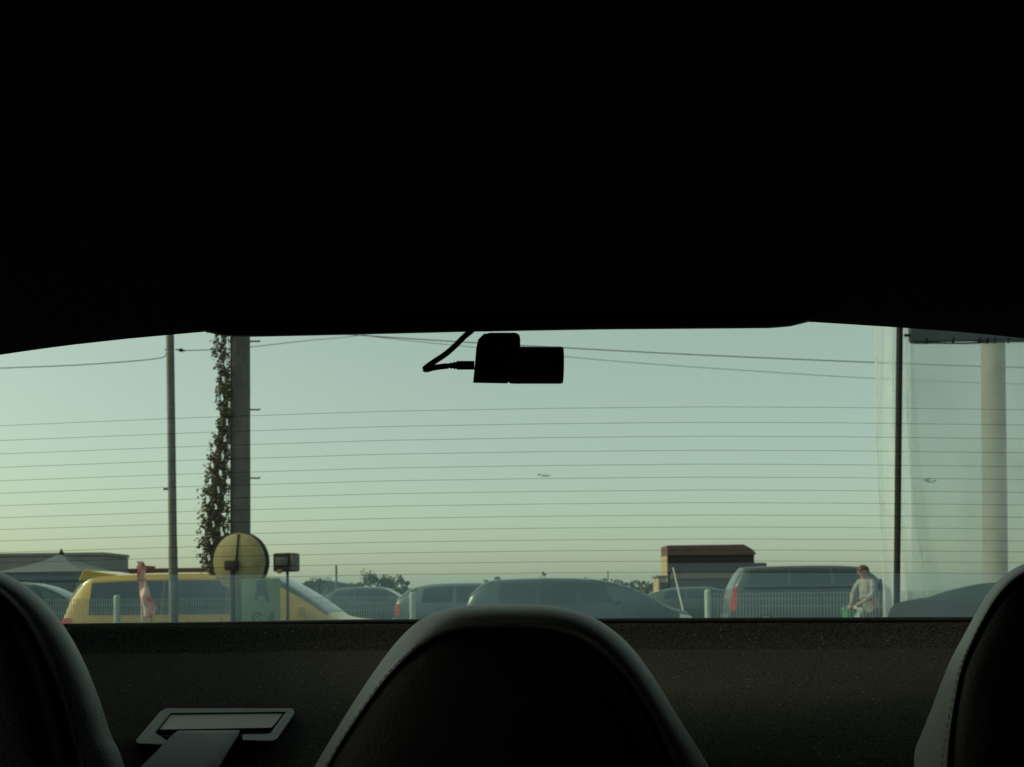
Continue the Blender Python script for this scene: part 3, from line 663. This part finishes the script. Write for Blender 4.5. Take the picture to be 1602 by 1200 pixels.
# ------------------------------------------------------------------ round yellow mirror on a post, lamp box, green sign board
MY = 10.9; mc = P(374, 879, MY); rad = 46/F*MY
tm = empty('traffic_mirror', (mc.x, MY, 0)); tag(tm, 'round faded yellow traffic mirror seen from behind in front of the utility pole', 'traffic mirror')
def disc_ring(y, r): return [(r*math.cos(2*math.pi*i/40), y, mc.z+r*math.sin(2*math.pi*i/40)) for i in range(40)]
prof = [(-0.050, 0.02), (-0.046, rad*0.4), (-0.030, rad*0.8), (-0.004, rad*0.96), (0.0, rad)]
V = []; Fc = []
for (y, r) in prof: V += disc_ring(y, r)
for j in range(len(prof)-1):
    for i in range(40): Fc.append((j*40+i, j*40+(i+1) % 40, (j+1)*40+(i+1) % 40, (j+1)*40+i))
Fc.append(tuple(range(40)))
dsk = mesh_obj('back_dish', V, Fc, M['mirror_back'], tm, True)
V = disc_ring(-0.004, rad)+disc_ring(-0.004, rad*1.012)+disc_ring(0.09, rad*1.012)+disc_ring(0.09, rad); Fc = []
for j in range(3):
    for i in range(40): Fc.append((j*40+i, j*40+(i+1) % 40, (j+1)*40+(i+1) % 40, (j+1)*40+i))
mesh_obj('hood_rim', V, Fc, M['dark_steel'], tm, True)
V = disc_ring(0.03, rad*0.99); mesh_obj('mirror_face', V, [tuple(range(40))], M['rim'], tm)
for o in (dsk,): pass
tube('post', [(-0.03, -0.10, 0), (-0.03, -0.10, mc.z-0.02), ], 0.030, M['dark_steel'], tm, 14)
tube('stiffener', [(-0.015, -0.055, mc.z-0.1), (0.005, -0.052, mc.z+0.12), (0.008, -0.02, mc.z+rad*0.93)], [0.026, 0.014, 0.012], M['dark_steel'], tm, 8)
box('clamp', (-0.05, -0.085, mc.z-0.045), (0.16, 0.09, 0.12), M['dark_steel'], tm, bevel=0.02)
tm.rotation_euler = (0, 0, R(-14))

bxc = P(448, 880, 11.3)
lb = empty('lamp_box', (bxc.x, 11.3, 0)); tag(lb, 'dark box lamp on a thin post beside the round yellow mirror', 'lamp')
box('housing', (0, 0, bxc.z), (0.27, 0.2, 0.235), M['dark_steel'], lb, rz=R(-25), bevel=0.025)
box('side_plate', (0.125, -0.08, bxc.z-0.005), (0.05, 0.14, 0.21), M['galv'], lb, rz=R(-25), bevel=0.01)
box('lens', (-0.03, -0.105, bxc.z+0.01), (0.19, 0.02, 0.10), M['sign_dark'], lb, rz=R(-25), bevel=0.008)
tube('post', [(0, 0.05, 0), (0, 0.05, bxc.z-0.11)], 0.018, M['dark_steel'], lb, 10)
box('orange_marker', (-0.055, -0.125, bxc.z-0.115), (0.06, 0.03, 0.05), M['orange'], lb, bevel=0.008)

GY = 10.6; gl_ = P(378, 912, GY); gr_ = P(438, 912, GY)
gs = empty('sign_board', ((gl_.x+gr_.x)/2, GY, 0)); tag(gs, 'light green sign board with dark symbols below the round yellow mirror', 'sign')
W2 = gr_.x-gl_.x; ztop = P(408, 905, GY).z
box('panel', (0, 0, (ztop+0.35)/2), (W2, 0.03, ztop-0.35), M['sign_green'], gs, bevel=0.006)
for s in (-1, 1): tube('leg', [(s*W2*0.42, 0.03, 0), (s*W2*0.42, 0.03, ztop-0.05)], 0.014, M['galv'], gs, 8)
def mark(pix_polys, nm='symbol'):
    bm = bmesh.new()
    for poly in pix_polys:
        bm.faces.new([bm.verts.new(P(x, y, GY)+Vector((-gs.location.x, -GY-0.0185, 0))) for x, y in poly])
    bm_obj(nm, bm, M['sign_dark'], gs)
mark([[(399, 938), (404, 914), (410, 912), (416, 916), (423, 940), (417, 941), (414, 932), (405, 932), (402, 940)], [(402, 921), (402, 912), (408, 908), (416, 910), (418, 920), (412, 911), (406, 912)]])
def arc(cx, cy, r0, r1, a0, a1, n=14, sq=1.0):
    ps = [(cx+r1*math.cos(lerp(a0, a1, i/n)), cy+sq*r1*math.sin(lerp(a0, a1, i/n))) for i in range(n+1)]
    return ps+[(cx+r0*math.cos(lerp(a0, a1, i/n)), cy+sq*r0*math.sin(lerp(a0, a1, i/n))) for i in range(n, -1, -1)]
mark([arc(403, 966, 5, 9, R(-330), R(-20)), [(400, 964), (406, 964), (406, 967), (400, 967)]])
mark([[(419, 968), (425, 956), (429, 956), (429, 980), (424, 980), (424, 972), (419, 972)]])

# ------------------------------------------------------------------ red and white banner on a thin pole
BYY = 10.4; fp = P(219, 880, BYY)
bn = empty('banner', (fp.x, BYY, 0)); tag(bn, 'narrow red and white cloth banner blowing in front of the yellow van', 'banner')
def flag(u, v):
    y = lerp(878, 966, v); cx = lerp(219, 233, v)+2.0*math.sin(v*9); hw = lerp(3.5, 9, min(1, v*2.2)) if v < 0.85 else lerp(9, 5, (v-0.85)/0.15)
    p = P(cx+u*hw, y, BYY); return Vector((p.x-fp.x, 0.05*math.sin(u*2.6+v*7)+0.02*math.sin(v*17), p.z))
grid('cloth', flag, lin(-1, 1, 9), lin(0, 1, 24), M['flag'], bn, thick=0.002)
tube('pole', [(-0.02, 0.06, 0), (-0.01, 0.06, 1.0), (0.0, 0.03, fp.z+0.01)], 0.008, M['white_paint'], bn, 8)

# ------------------------------------------------------------------ leaning white rod
a = P(1053, 888, 22); c = P(1066, 944, 22); d = (c-a); c2 = a+d*((0-a.z)/d.z)
o = tube('marker_rod', [a-c2, (a-c2)*0.5, c2-c2], [0.016, 0.02, 0.024], M['white_paint'], None, 8); o.location = c2
tag(o, 'leaning white rod in front of the brown roofed building', 'rod')

# ------------------------------------------------------------------ buildings
def bld(name, pxl, pxr, pyt, Y, depth, label):
    a = P(pxl, pyt, Y); c = P(pxr, pyt, Y); r = empty(name, ((a.x+c.x)/2, Y, 0)); tag(r, label, 'building')
    return r, (c.x-a.x), (a.z+c.z)/2
# grey shed at the far left
r, w, z = bld('grey_building', -460, 163, 867, 46, 8, 'long flat grey clad building behind the slate tent roof')
box('wall', (0, 1.5, z/2-0.1), (w-0.1, 3, z-0.2), M['wall_grey'], r)
box('roof', (0, 1.5, z-0.09), (w, 3.1, 0.18), M['wall_grey'], r, bevel=0.03)
for i in range(7):
    wx = -w/2+2+i*2.7
    wd = box('window', (wx, -0.03, 1.9), (1.5, 0.08, 0.9), M['bldg_glass'], r); box('sill', (wx, -0.08, 1.42), (1.7, 0.12, 0.06), M['white_paint'], wd)
# slate pagoda tent
tp = P(96, 866, 38); tl = P(30, 897, 38); tr = P(168, 897, 38)
r = empty('pagoda_tent', (tp.x, 38, 0)); tag(r, 'slate blue pyramid tent roof with pointed finial before the grey building', 'tent')
hw = (tr.x-tl.x)/2; zb = (tl.z+tr.z)/2; zt = tp.z
prof = [(1.0, 0), (0.75, 0.16), (0.5, 0.36), (0.25, 0.64), (0.08, 0.9), (0.0, 1.0)]
for s in range(4):
    V = []; Fc = []
    ca, sa = math.cos(s*math.pi/2), math.sin(s*math.pi/2)
    for (k, h) in prof:
        for t in (-1, 1):
            x, y = t*hw*k, -hw*k; V.append((x*ca-y*sa, x*sa+y*ca, lerp(zb, zt, h)))
    for j in range(len(prof)-1): Fc.append((2*j, 2*j+1, 2*j+3, 2*j+2))
    mesh_obj('roof_panel', V, Fc, M['tent_blue'], r, True)
    x, y = 0, -hw; box('valance', (-y*0+(-(-hw))*0+(hw*sa), -hw*ca, zb-0.16), ((2*hw if s % 2 == 0 else 0.02), (2*hw if s % 2 else 0.02), 0.34), M['tent_blue'], r)
    px_, py_ = hw*0.98*(1 if s in (0, 1) else -1), hw*0.98*(1 if s in (0, 3) else -1)
    tube('pole', [(px_, py_, 0), (px_, py_, zb)], 0.05, M['galv'], r, 8)
tube('finial', [(0, 0, zt-0.05), (0, 0, zt+0.06), (0, 0, zt+0.1), (0, 0, zt+0.2)], [0.12, 0.1, 0.05, 0.03], M['dark_steel'], r, 8)
# low rusty roof
r, w, z = bld('low_shed', 196, 345, 889, 50, 6, 'low shed with rusty red roof edge behind the yellow van')
box('wall', (0, 3, (z-0.3)/2), (w-0.4, 5.6, z-0.3), M['taupe'], r); box('roof', (0, 3, z-0.14), (w, 6.2, 0.28), M['rust'], r, bevel=0.03)
box('roof_box', (-w/2+0.35, 2, z+0.06), (0.6, 1.2, 0.3), M['rust'], r)
bd = box('door', (1.0, 0.16, 1.0), (0.9, 0.08, 2.0), M['brown_dark'], r); box('handle', (1.35, 0.1, 1.0), (0.04, 0.06, 0.14), M['galv'], bd)
# brown roofed building
BY_ = 60
r, w, z = bld('brown_building', 1043, 1181, 853, BY_, 8, 'brown roofed two storey building beyond the liftback car')
px = lambda v: v/F*BY_
zz = lambda y: P(1105, y, BY_).z
box('side_wall', (-w/2+0.03, 1.1, zz(868.7)/2), (0.06, 2.3, zz(868.7)), M['beige'], r)
prism('roof', [(-w/2, zz(868.5)), (-w/2, zz(853)), (w/2-px(19), zz(852.5)), (w/2-px(6), zz(860)), (w/2-px(1), zz(865)), (w/2, zz(868.5))], -0.25, 2.3, M['brown'], r)
box('eave_shade_band', (px(1), 1.1, zz(874.8)), (w-px(4), 2.1, zz(868.6)-zz(881)), M['brown_dark'], r)  # dark box standing for the shade under the roof edge
box('upper_wall', (px(8), 1.0, (zz(881.2)+zz(894.8))/2), (w+px(13), 2.2, zz(881.2)-zz(894.8)), M['slate_wall'], r)
box('canopy', (px(4), 0.9, (zz(895)+zz(905))/2), (w-px(4), 2.3, zz(895)-zz(905)), M['taupe'], r)
box('lower_wall', (px(4), 1.15, zz(905.2)/2), (w-px(6), 2.0, zz(905.2)), M['taupe'], r)
box('side_canopy', (w/2+px(17), 1.1, zz(884)), (px(5), 1.8, px(5)), M['slate_wall'], r)
for i in range(5):
    wd = box('window', (-w/2+0.9+i*1.15, 0.12, 1.3), (0.85, 0.12, 1.1), M['bldg_glass'], r); box('sill', (-w/2+0.9+i*1.15, 0.08, 0.7), (0.95, 0.16, 0.07), M['white_paint'], wd)
r, w, z = bld('beige_kiosk', 1030, 1043, 903, 55, 3, 'tiny beige sunlit kiosk at the corner of the brown building')
box('wall', (0, 1, z/2), (w, 2, z), M['beige'], r); box('roof', (0, 1, z+0.05), (w+0.2, 2.2, 0.1), M['taupe'], r)
box('door', (0.1, -0.02, 0.9), (0.5, 0.06, 1.8), M['brown_dark'], r)
# far low buildings on the skyline
for (xl, xr, yt, Y, mm, lab) in ((640, 700, 917, 90, 'wall_grey', 'far low grey shed on the skyline left of the liftback'), (905, 985, 914, 95, 'taupe', 'far low tan shed on the skyline right of the liftback roof'), (470, 540, 909, 85, 'wall_grey', 'far pale shed on the skyline behind the yellow van bonnet')):
    r, w, z = bld('far_shed', xl, xr, yt, Y, 6, lab)
    box('wall', (0, 3, (z-0.25)/2), (w, 6, z-0.25), M[mm], r)
    prism('roof', [(-w/2-0.3, z-0.3), (0, z+0.1), (w/2+0.3, z-0.3), (w/2+0.3, z-0.4), (-w/2-0.3, z-0.4)], -0.3, 6.3, M['slate_wall'], r)

# ------------------------------------------------------------------ trees and far greenery
def tree(name, pxc, pyt, Y, wpx, hpx, label, seed, m, dens=900, leaf=0.09):
    c = P(pxc, pyt, Y); w = wpx/F*Y; h = hpx/F*Y; r = empty(name, (c.x, Y, 0)); tag(r, label, 'tree')
    rr = random.Random(seed); z0 = c.z-h
    tr = tube('trunk', [(0, 0, 0), (0.05, 0, z0*0.6), (0, 0.05, z0+h*0.4)], [0.13, 0.1, 0.05], M['bark'], r, 8)
    for k in range(5):
        a = k*1.3+seed; tube('limb', [(0, 0, z0*0.7+0.1*k), (math.cos(a)*w*0.16, math.sin(a)*w*0.16, z0+h*0.3), (math.cos(a)*w*0.32, math.sin(a)*w*0.32, z0+h*(0.45+0.08*k))], [0.05, 0.035, 0.012], M['bark'], tr, 6)
    cl = []
    for k in range(11):
        x = rr.uniform(-0.44, 0.44)*w; hh = h*(1-0.45*(2*abs(x)/w)**1.5)
        cl.append((x, rr.uniform(-0.3, 0.3)*w, z0+rr.uniform(0.25, 1.0)*hh-0.1*h, rr.uniform(0.09, 0.19)*w))
    bm = bmesh.new()
    for i in range(dens):
        x, y, z, rad = rr.choice(cl); d = Vector((rr.gauss(0, 1), rr.gauss(0, 1), rr.gauss(0, 0.8))).normalized()*rad*rr.uniform(0.4, 1.15)
        p = Vector((x, y, z))+d; p.z = min(p.z, c.z+0.05); s = leaf*rr.uniform(0.6, 1.3)
        ax = Vector((rr.gauss(0, 1), rr.gauss(0, 1), rr.gauss(0, 1))).normalized(); t = ax.orthogonal().normalized(); b_ = ax.cross(t)
        bm.faces.new([bm.verts.new(p+t*s), bm.verts.new(p+b_*s*0.6), bm.verts.new(p-t*s), bm.verts.new(p-b_*s*0.6)])
    o = bm_obj('crown', bm, m, r)
    return r
tree('tree', 580, 888, 58, 64, 45, 'dark green bushy tree behind the saloon roof', 2, M['leaf2'], 1500)
tree('tree', 618, 898, 62, 46, 32, 'smaller olive tree next to the dark bushy tree', 5, M['leaf2'], 900)
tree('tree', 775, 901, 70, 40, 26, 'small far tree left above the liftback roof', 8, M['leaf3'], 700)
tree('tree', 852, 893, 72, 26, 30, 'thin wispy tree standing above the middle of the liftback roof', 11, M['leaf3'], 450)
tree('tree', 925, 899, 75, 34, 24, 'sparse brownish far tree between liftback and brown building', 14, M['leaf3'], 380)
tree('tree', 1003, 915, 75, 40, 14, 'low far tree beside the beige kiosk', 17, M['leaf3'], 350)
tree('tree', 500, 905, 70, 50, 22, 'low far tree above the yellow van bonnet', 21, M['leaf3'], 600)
a = P(526, 884, 80); o = tube('lamp_post', [(0, 0, 0), (0, 0, a.z)], [0.12, 0.09], M['galv'], None, 8); o.location = (a.x, 80, 0); tag(o, 'far thin lamp post against the sky left of the bushy tree', 'pole')
a = P(951, 893, 90); o = tube('lamp_post', [(0, 0, 0), (0, 0, a.z)], [0.08, 0.05], M['galv'], None, 8); o.location = (a.x, 90, 0); tag(o, 'far very thin post right of the sparse brownish tree', 'pole')
# distant tree line: reads as one mass
rr = random.Random(9); bm = bmesh.new()
for i in range(9000):
    x = rr.uniform(-140, 58); h = 2.3+0.7*math.sin(x*0.11)+0.5*math.sin(x*0.37+1)+0.3*math.sin(x*0.9)
    p = Vector((x, 150+rr.uniform(-3, 3), rr.uniform(0, 1)**0.7*h)); s = rr.uniform(0.2, 0.5)
    ax = Vector((rr.gauss(0, 1), rr.gauss(0, 1), rr.gauss(0, 1))).normalized(); t = ax.orthogonal().normalized(); b_ = ax.cross(t)
    bm.faces.new([bm.verts.new(p+t*s), bm.verts.new(p+b_*s*0.7), bm.verts.new(p-t*s), bm.verts.new(p-b_*s*0.7)])
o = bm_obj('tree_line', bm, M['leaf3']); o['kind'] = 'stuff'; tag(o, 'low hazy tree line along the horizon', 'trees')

# ------------------------------------------------------------------ vinyl curtain shelter at the right
VY = 7.5
def shelterpole():
    a = P(1407.5, 515, VY); c = P(1403, 935, VY); d = a-c; g0 = c+d*((0-c.z)/d.z); t0 = c+d*((4.0-c.z)/d.z)
    r = empty('shelter_pole', tuple(g0)); tag(r, 'dark upright pipe at the corner of the vinyl curtain', 'pole')
    tube('shaft', [Vector((0, 0, 0)), t0-g0], 0.026, M['dark_steel'], r, 14)
    box('foot', (0, 0, 0.02), (0.16, 0.16, 0.04), M['dark_steel'], r, bevel=0.008)
    return r
shelterpole()
ZT = P(1480, 533.5, VY).z
cu = empty('vinyl_curtain', (P(1440, 930, VY).x, VY, 0)); tag(cu, 'clear vinyl sheet curtain hung from a rail by rings', 'curtain')
xl = P(1432, 930, VY).x-cu.location.x; xr = xl+3.6
def sheet(u, v):
    x = lerp(xl, xr, u); amp = 0.02+0.05*(1-v)
    return Vector((x, 0.05+amp*math.sin(x*5.0)+0.4*amp*math.sin(x*13+2), lerp(0.25, ZT-0.01, v)))
grid('sheet', sheet, lin(0, 1, 90), lin(0, 1, 20), M['vinyl'], cu)
tube('rail', [(xl-0.05, 0.05, ZT+0.065), (xr, 0.05, ZT+0.065)], 0.012, M['dark_steel'], cu, 8)
tube('hem', [(xl, 0.05+0.02*math.sin(xl*5), ZT)]+[(lerp(xl, xr, k/60), 0.05+0.02*math.sin(lerp(xl, xr, k/60)*5)+0.008*math.sin(lerp(xl, xr, k/60)*13+2), ZT) for k in range(1, 61)], 0.008, M['valance'], cu, 6)
for px in (1453, 1495, 1536, 1549, 1560, 1582, 1625, 1668, 1711):
    q = P(px, 533, VY); tube('ring', [(q.x-cu.location.x, 0.045, ZT-0.012), (q.x-cu.location.x, 0.04, ZT+0.03), (q.x-cu.location.x, 0.045, ZT+0.075)], 0.011, M['dark_steel'], cu, 6)
# gathered folds each side of the pipe
gc = empty('gathered_curtain', (P(1405, 930, VY).x, VY, 0)); tag(gc, 'gathered folds of clear vinyl bunched round the dark corner pipe', 'curtain')
LEFT = [(0.0, 1374), (0.3, 1376), (0.6, 1380), (0.8, 1386), (1.0, 1390)]     # down from the top: left edge px
RIGHT = [(0.0, 1432), (0.25, 1434), (0.45, 1438), (0.65, 1445), (0.85, 1457), (1.0, 1474)]
def gath(u, v):
    py = lerp(470, 915, v) if v <= 1 else lerp(915, 1180, v-1); vv = min(1, v)
    lx, rx = clampi(LEFT, vv), clampi(RIGHT, vv); 
    if v > 1: rx += 16*(v-1)
    p = P(lerp(lx, rx, u), py, VY+0.10); f = u*math.pi*2
    return Vector((p.x-gc.location.x, 0.14+0.075*math.sin(f*2.5+0.5*math.sin(v*2))+0.02*math.sin(f*5.3+v*1.3), p.z))
grid('folds', gath, lin(0, 1, 110), lin(0, 2, 30), M['vinyl_fold'], gc)
def tie(u, v): 
    p = gath(u, v); return p
tube('edge_hem', [gath(0.0, v) for v in lin(0, 2, 20)], 0.008, M['vinyl_fold'], gc, 6)
vl = P(1432, 523, VY-0.05); vr = P(1900, 523, VY-0.05)
o = box('valance_board', (0, 0, 0), (vr.x-vl.x, 0.05, 0.30), M['valance'], None, bevel=0.008); zb = P(1470, 528.5, VY-0.05).z
o.location = ((vl.x+vr.x)/2, VY+0.06, zb+0.15); o.rotation_euler = (0, R(0.0), 0)
tag(o, 'slate board above the curtain rail', 'board')
pc_ = P(1557, 900, 9.0); cl = empty('support_column', (pc_.x, 9.0, 0)); tag(cl, 'round pale column standing behind the clear vinyl sheet', 'column')
tube('shaft', [(0, 0, 0.2), (0, 0, 2.0), (0, 0, 3.8)], [0.115, 0.112, 0.108], M['column'], cl, 28); box('base', (0, 0, 0.1), (0.34, 0.34, 0.2), M['concrete'], cl, bevel=0.02)

# ------------------------------------------------------------------ person behind the fence
PY = 15.0; pb = P(1363, 930, PY)
per = empty('person', (pb.x, PY, 0), math.atan2(-0.42, -0.90)); tag(per, 'person in a pale shirt bending over a green bucket before the tall van', 'person')
def skin(name, joints, edges, m, root, parent, lev=2):
    me = bpy.data.meshes.new(name); me.from_pydata([j[0] for j in joints], edges, []); me.update()
    o = bpy.data.objects.new(name, me); COL.objects.link(o); o.parent = parent
    sk = o.modifiers.new('skin', 'SKIN'); sk.use_smooth_shade = True
    for i, j in enumerate(joints):
        rd = j[1] if isinstance(j[1], tuple) else (j[1], j[1]); me.skin_vertices[0].data[i].radius = rd
    me.skin_vertices[0].data[root].use_root = True
    sb = o.modifiers.new('sub', 'SUBSURF'); sb.levels = 1; sb.render_levels = lev
    me.materials.append(m); return o
# x forward, y left, z up
J = [((0, 0, 0.92), (0.115, 0.15)), ((0.04, 0, 1.10), (0.10, 0.14)), ((0.10, 0, 1.30), (0.11, 0.16)), ((0.14, 0, 1.42), (0.07, 0.09)), ((0.165, 0, 1.465), 0.055), ((0.19, 0, 1.51), (0.075, 0.07)), ((0.205, 0, 1.575), (0.092, 0.074)), ((0.205, 0, 1.63), (0.06, 0.05))]
E = [(i, i+1) for i in range(7)]
def add(chain, start):
    prev = start
    for j in chain: J.append(j); E.append((prev, len(J)-1)); prev = len(J)-1
    return prev
for s in (1, -1):
    hnd = add([((0.12, s*0.16, 1.37), 0.045), ((0.18, s*0.205, 1.24), 0.039), ((0.22, s*0.21, 1.12), 0.036), ((0.32, s*0.15, 1.04), 0.032), ((0.40, s*0.085, 0.985), 0.025), ((0.44, s*0.07, 0.955), (0.034, 0.018))], 2)
    palm = len(J)-1
    for k, (dy, ln) in enumerate(((-0.03, 0.034), (-0.01, 0.040), (0.01, 0.038), (0.028, 0.030))):
        add([((0.465, s*(0.07+dy), 0.93), 0.0085), ((0.475, s*(0.07+dy), 0.93-ln*0.7), 0.008), ((0.462, s*(0.07+dy), 0.93-ln*1.2), 0.007)], palm)
    add([((0.43, s*0.035, 0.94), 0.010), ((0.44, s*0.02, 0.915), 0.008)], palm)
    add([((0.0, s*0.10, 0.84), 0.088), ((0.03, s*0.11, 0.50), 0.060), ((0.0, s*0.11, 0.36), 0.056), ((-0.03, s*0.11, 0.10), 0.040), ((0.02, s*0.115, 0.045), (0.04, 0.042)), ((0.14, s*0.125, 0.035), (0.03, 0.04))], 0)
body = skin('body', J, E, M['skin'], 0, per)
# face details
box('nose', (0.205+0.098, 0, 1.54), (0.03, 0.028, 0.04), M['skin'], body, bevel=0.008)
for s in (1, -1):
    bm = bmesh.new(); bmesh.ops.create_uvsphere(bm, u_segments=8, v_segments=6, radius=0.011); bmesh.ops.translate(bm, verts=bm.verts, vec=(0.288, s*0.03, 1.562)); bm_obj('eye', bm, M['sign_dark'], body, True)
    bm = bmesh.new(); bmesh.ops.create_uvsphere(bm, u_segments=8, v_segments=6, radius=0.028); bmesh.ops.scale(bm, vec=(0.7, 0.4, 1), verts=bm.verts); bmesh.ops.translate(bm, verts=bm.verts, vec=(0.19, s*0.078, 1.545)); bm_obj('ear', bm, M['skin'], body, True)
box('mouth', (0.205+0.078, 0, 1.50), (0.015, 0.045, 0.012), M['rust'], body, bevel=0.004)
bm = bmesh.new(); bmesh.ops.create_uvsphere(bm, u_segments=20, v_segments=14, radius=1)
bmesh.ops.delete(bm, geom=[v for v in bm.verts if v.co.z < (-0.05 if v.co.x > 0.1 else -0.62)], context='VERTS')
rr = random.Random(4)
for v in bm.verts: v.co *= 1+rr.uniform(-0.03, 0.05)
bmesh.ops.transform(bm, matrix=Matrix.Translation((0.192, 0, 1.583)) @ Matrix.Diagonal((0.112, 0.092, 0.085, 1)), verts=bm.verts)
bm_obj('hair', bm, M['hair'], per, True)
SJ = [((0.0, 0, 0.90), (0.128, 0.150)), ((0.03, 0, 1.00), (0.118, 0.142)), ((0.045, 0, 1.10), (0.110, 0.138)), ((0.10, 0, 1.29), (0.118, 0.150)), ((0.135, 0, 1.405), (0.08, 0.10)), ((0.15, 0, 1.445), (0.058, 0.062))]
SE = [(0, 1), (1, 2), (2, 3), (3, 4), (4, 5)]
for s in (1, -1):
    k = len(SJ); SJ += [((0.12, s*0.165, 1.37), 0.060), ((0.18, s*0.205, 1.24), 0.052), ((0.22, s*0.21, 1.12), 0.048), ((0.29, s*0.165, 1.058), 0.045)]
    SE += [(3, k), (k, k+1), (k+1, k+2), (k+2, k+3)]
sh_ = skin('shirt', SJ, SE, M['shirt'], 1, per, 3)
tx = bpy.data.textures.new('creases', 'CLOUDS'); tx.noise_scale = 0.09
dm = sh_.modifiers.new('creases', 'DISPLACE'); dm.texture = tx; dm.strength = 0.035; dm.mid_level = 0.5; dm.texture_coords = 'LOCAL'
TJ = [((0, 0, 0.96), (0.125, 0.16)), ((0, 0, 0.88), (0.125, 0.155))]; TE = [(0, 1)]
for s in (1, -1):
    k = len(TJ); TJ += [((0.0, s*0.10, 0.80), 0.10), ((0.03, s*0.11, 0.50), 0.076), ((0.0, s*0.11, 0.36), 0.07), ((-0.03, s*0.11, 0.10), 0.058)]
    TE += [(1, k), (k, k+1), (k+1, k+2), (k+2, k+3)]
skin('trousers', TJ, TE, M['trouser'], 0, per)
for s in (1, -1): box('shoe', (0.06, s*0.12, 0.045), (0.27, 0.10, 0.09), M['rubber'], per, bevel=0.03)
# green bucket in the hands
per.scale = (0.95, 0.95, 0.95)
mw = Matrix.Translation(per.location) @ Matrix.Rotation(per.rotation_euler.z, 4, 'Z') @ Matrix.Scale(0.95, 4)
hc = mw @ Vector((0.47, 0, 0.90))
bk = empty('bucket', (hc.x-0.03, hc.y, hc.z-0.28)); tag(bk, 'green plastic bucket held by the person in the pale shirt', 'bucket')
V = []; Fc = []; prof = [(0.095, 0), (0.125, 0.27), (0.138, 0.27), (0.138, 0.285), (0.118, 0.285), (0.09, 0.012)]
for i in range(24):
    t = 2*math.pi*i/24
    for (r_, z_) in prof: V.append((r_*math.cos(t), r_*math.sin(t), z_))
kk = len(prof)
for i in range(24):
    j = (i+1) % 24
    for a in range(kk-1): Fc.append((i*kk+a, j*kk+a, j*kk+a+1, i*kk+a+1))
Fc.append(tuple(i*kk for i in range(24))); Fc.append(tuple(i*kk+5 for i in range(24)))
sharp(mesh_obj('pail', V, Fc, M['bucket'], bk), 40)
tube('handle', [(0.13*math.cos(t), 0, 0.275+0.05*math.sin(t)) for t in lin(0, math.pi, 14)], 0.005, M['white_paint'], bk, 6)
def clothf(u, v): return Vector((0.05+u*0.10+0.02*math.sin(v*8), -0.10-0.05*v+0.02*math.sin(u*9), 0.30-0.26*v+0.02*math.sin(u*7)))
ck = grid('cleaning_cloth', clothf, lin(0, 1, 8), lin(0, 1, 10), M['cloth'], None, thick=0.006); ck.location = bk.location
tag(ck, 'white cleaning cloth hanging over the rim of the green bucket', 'cloth')
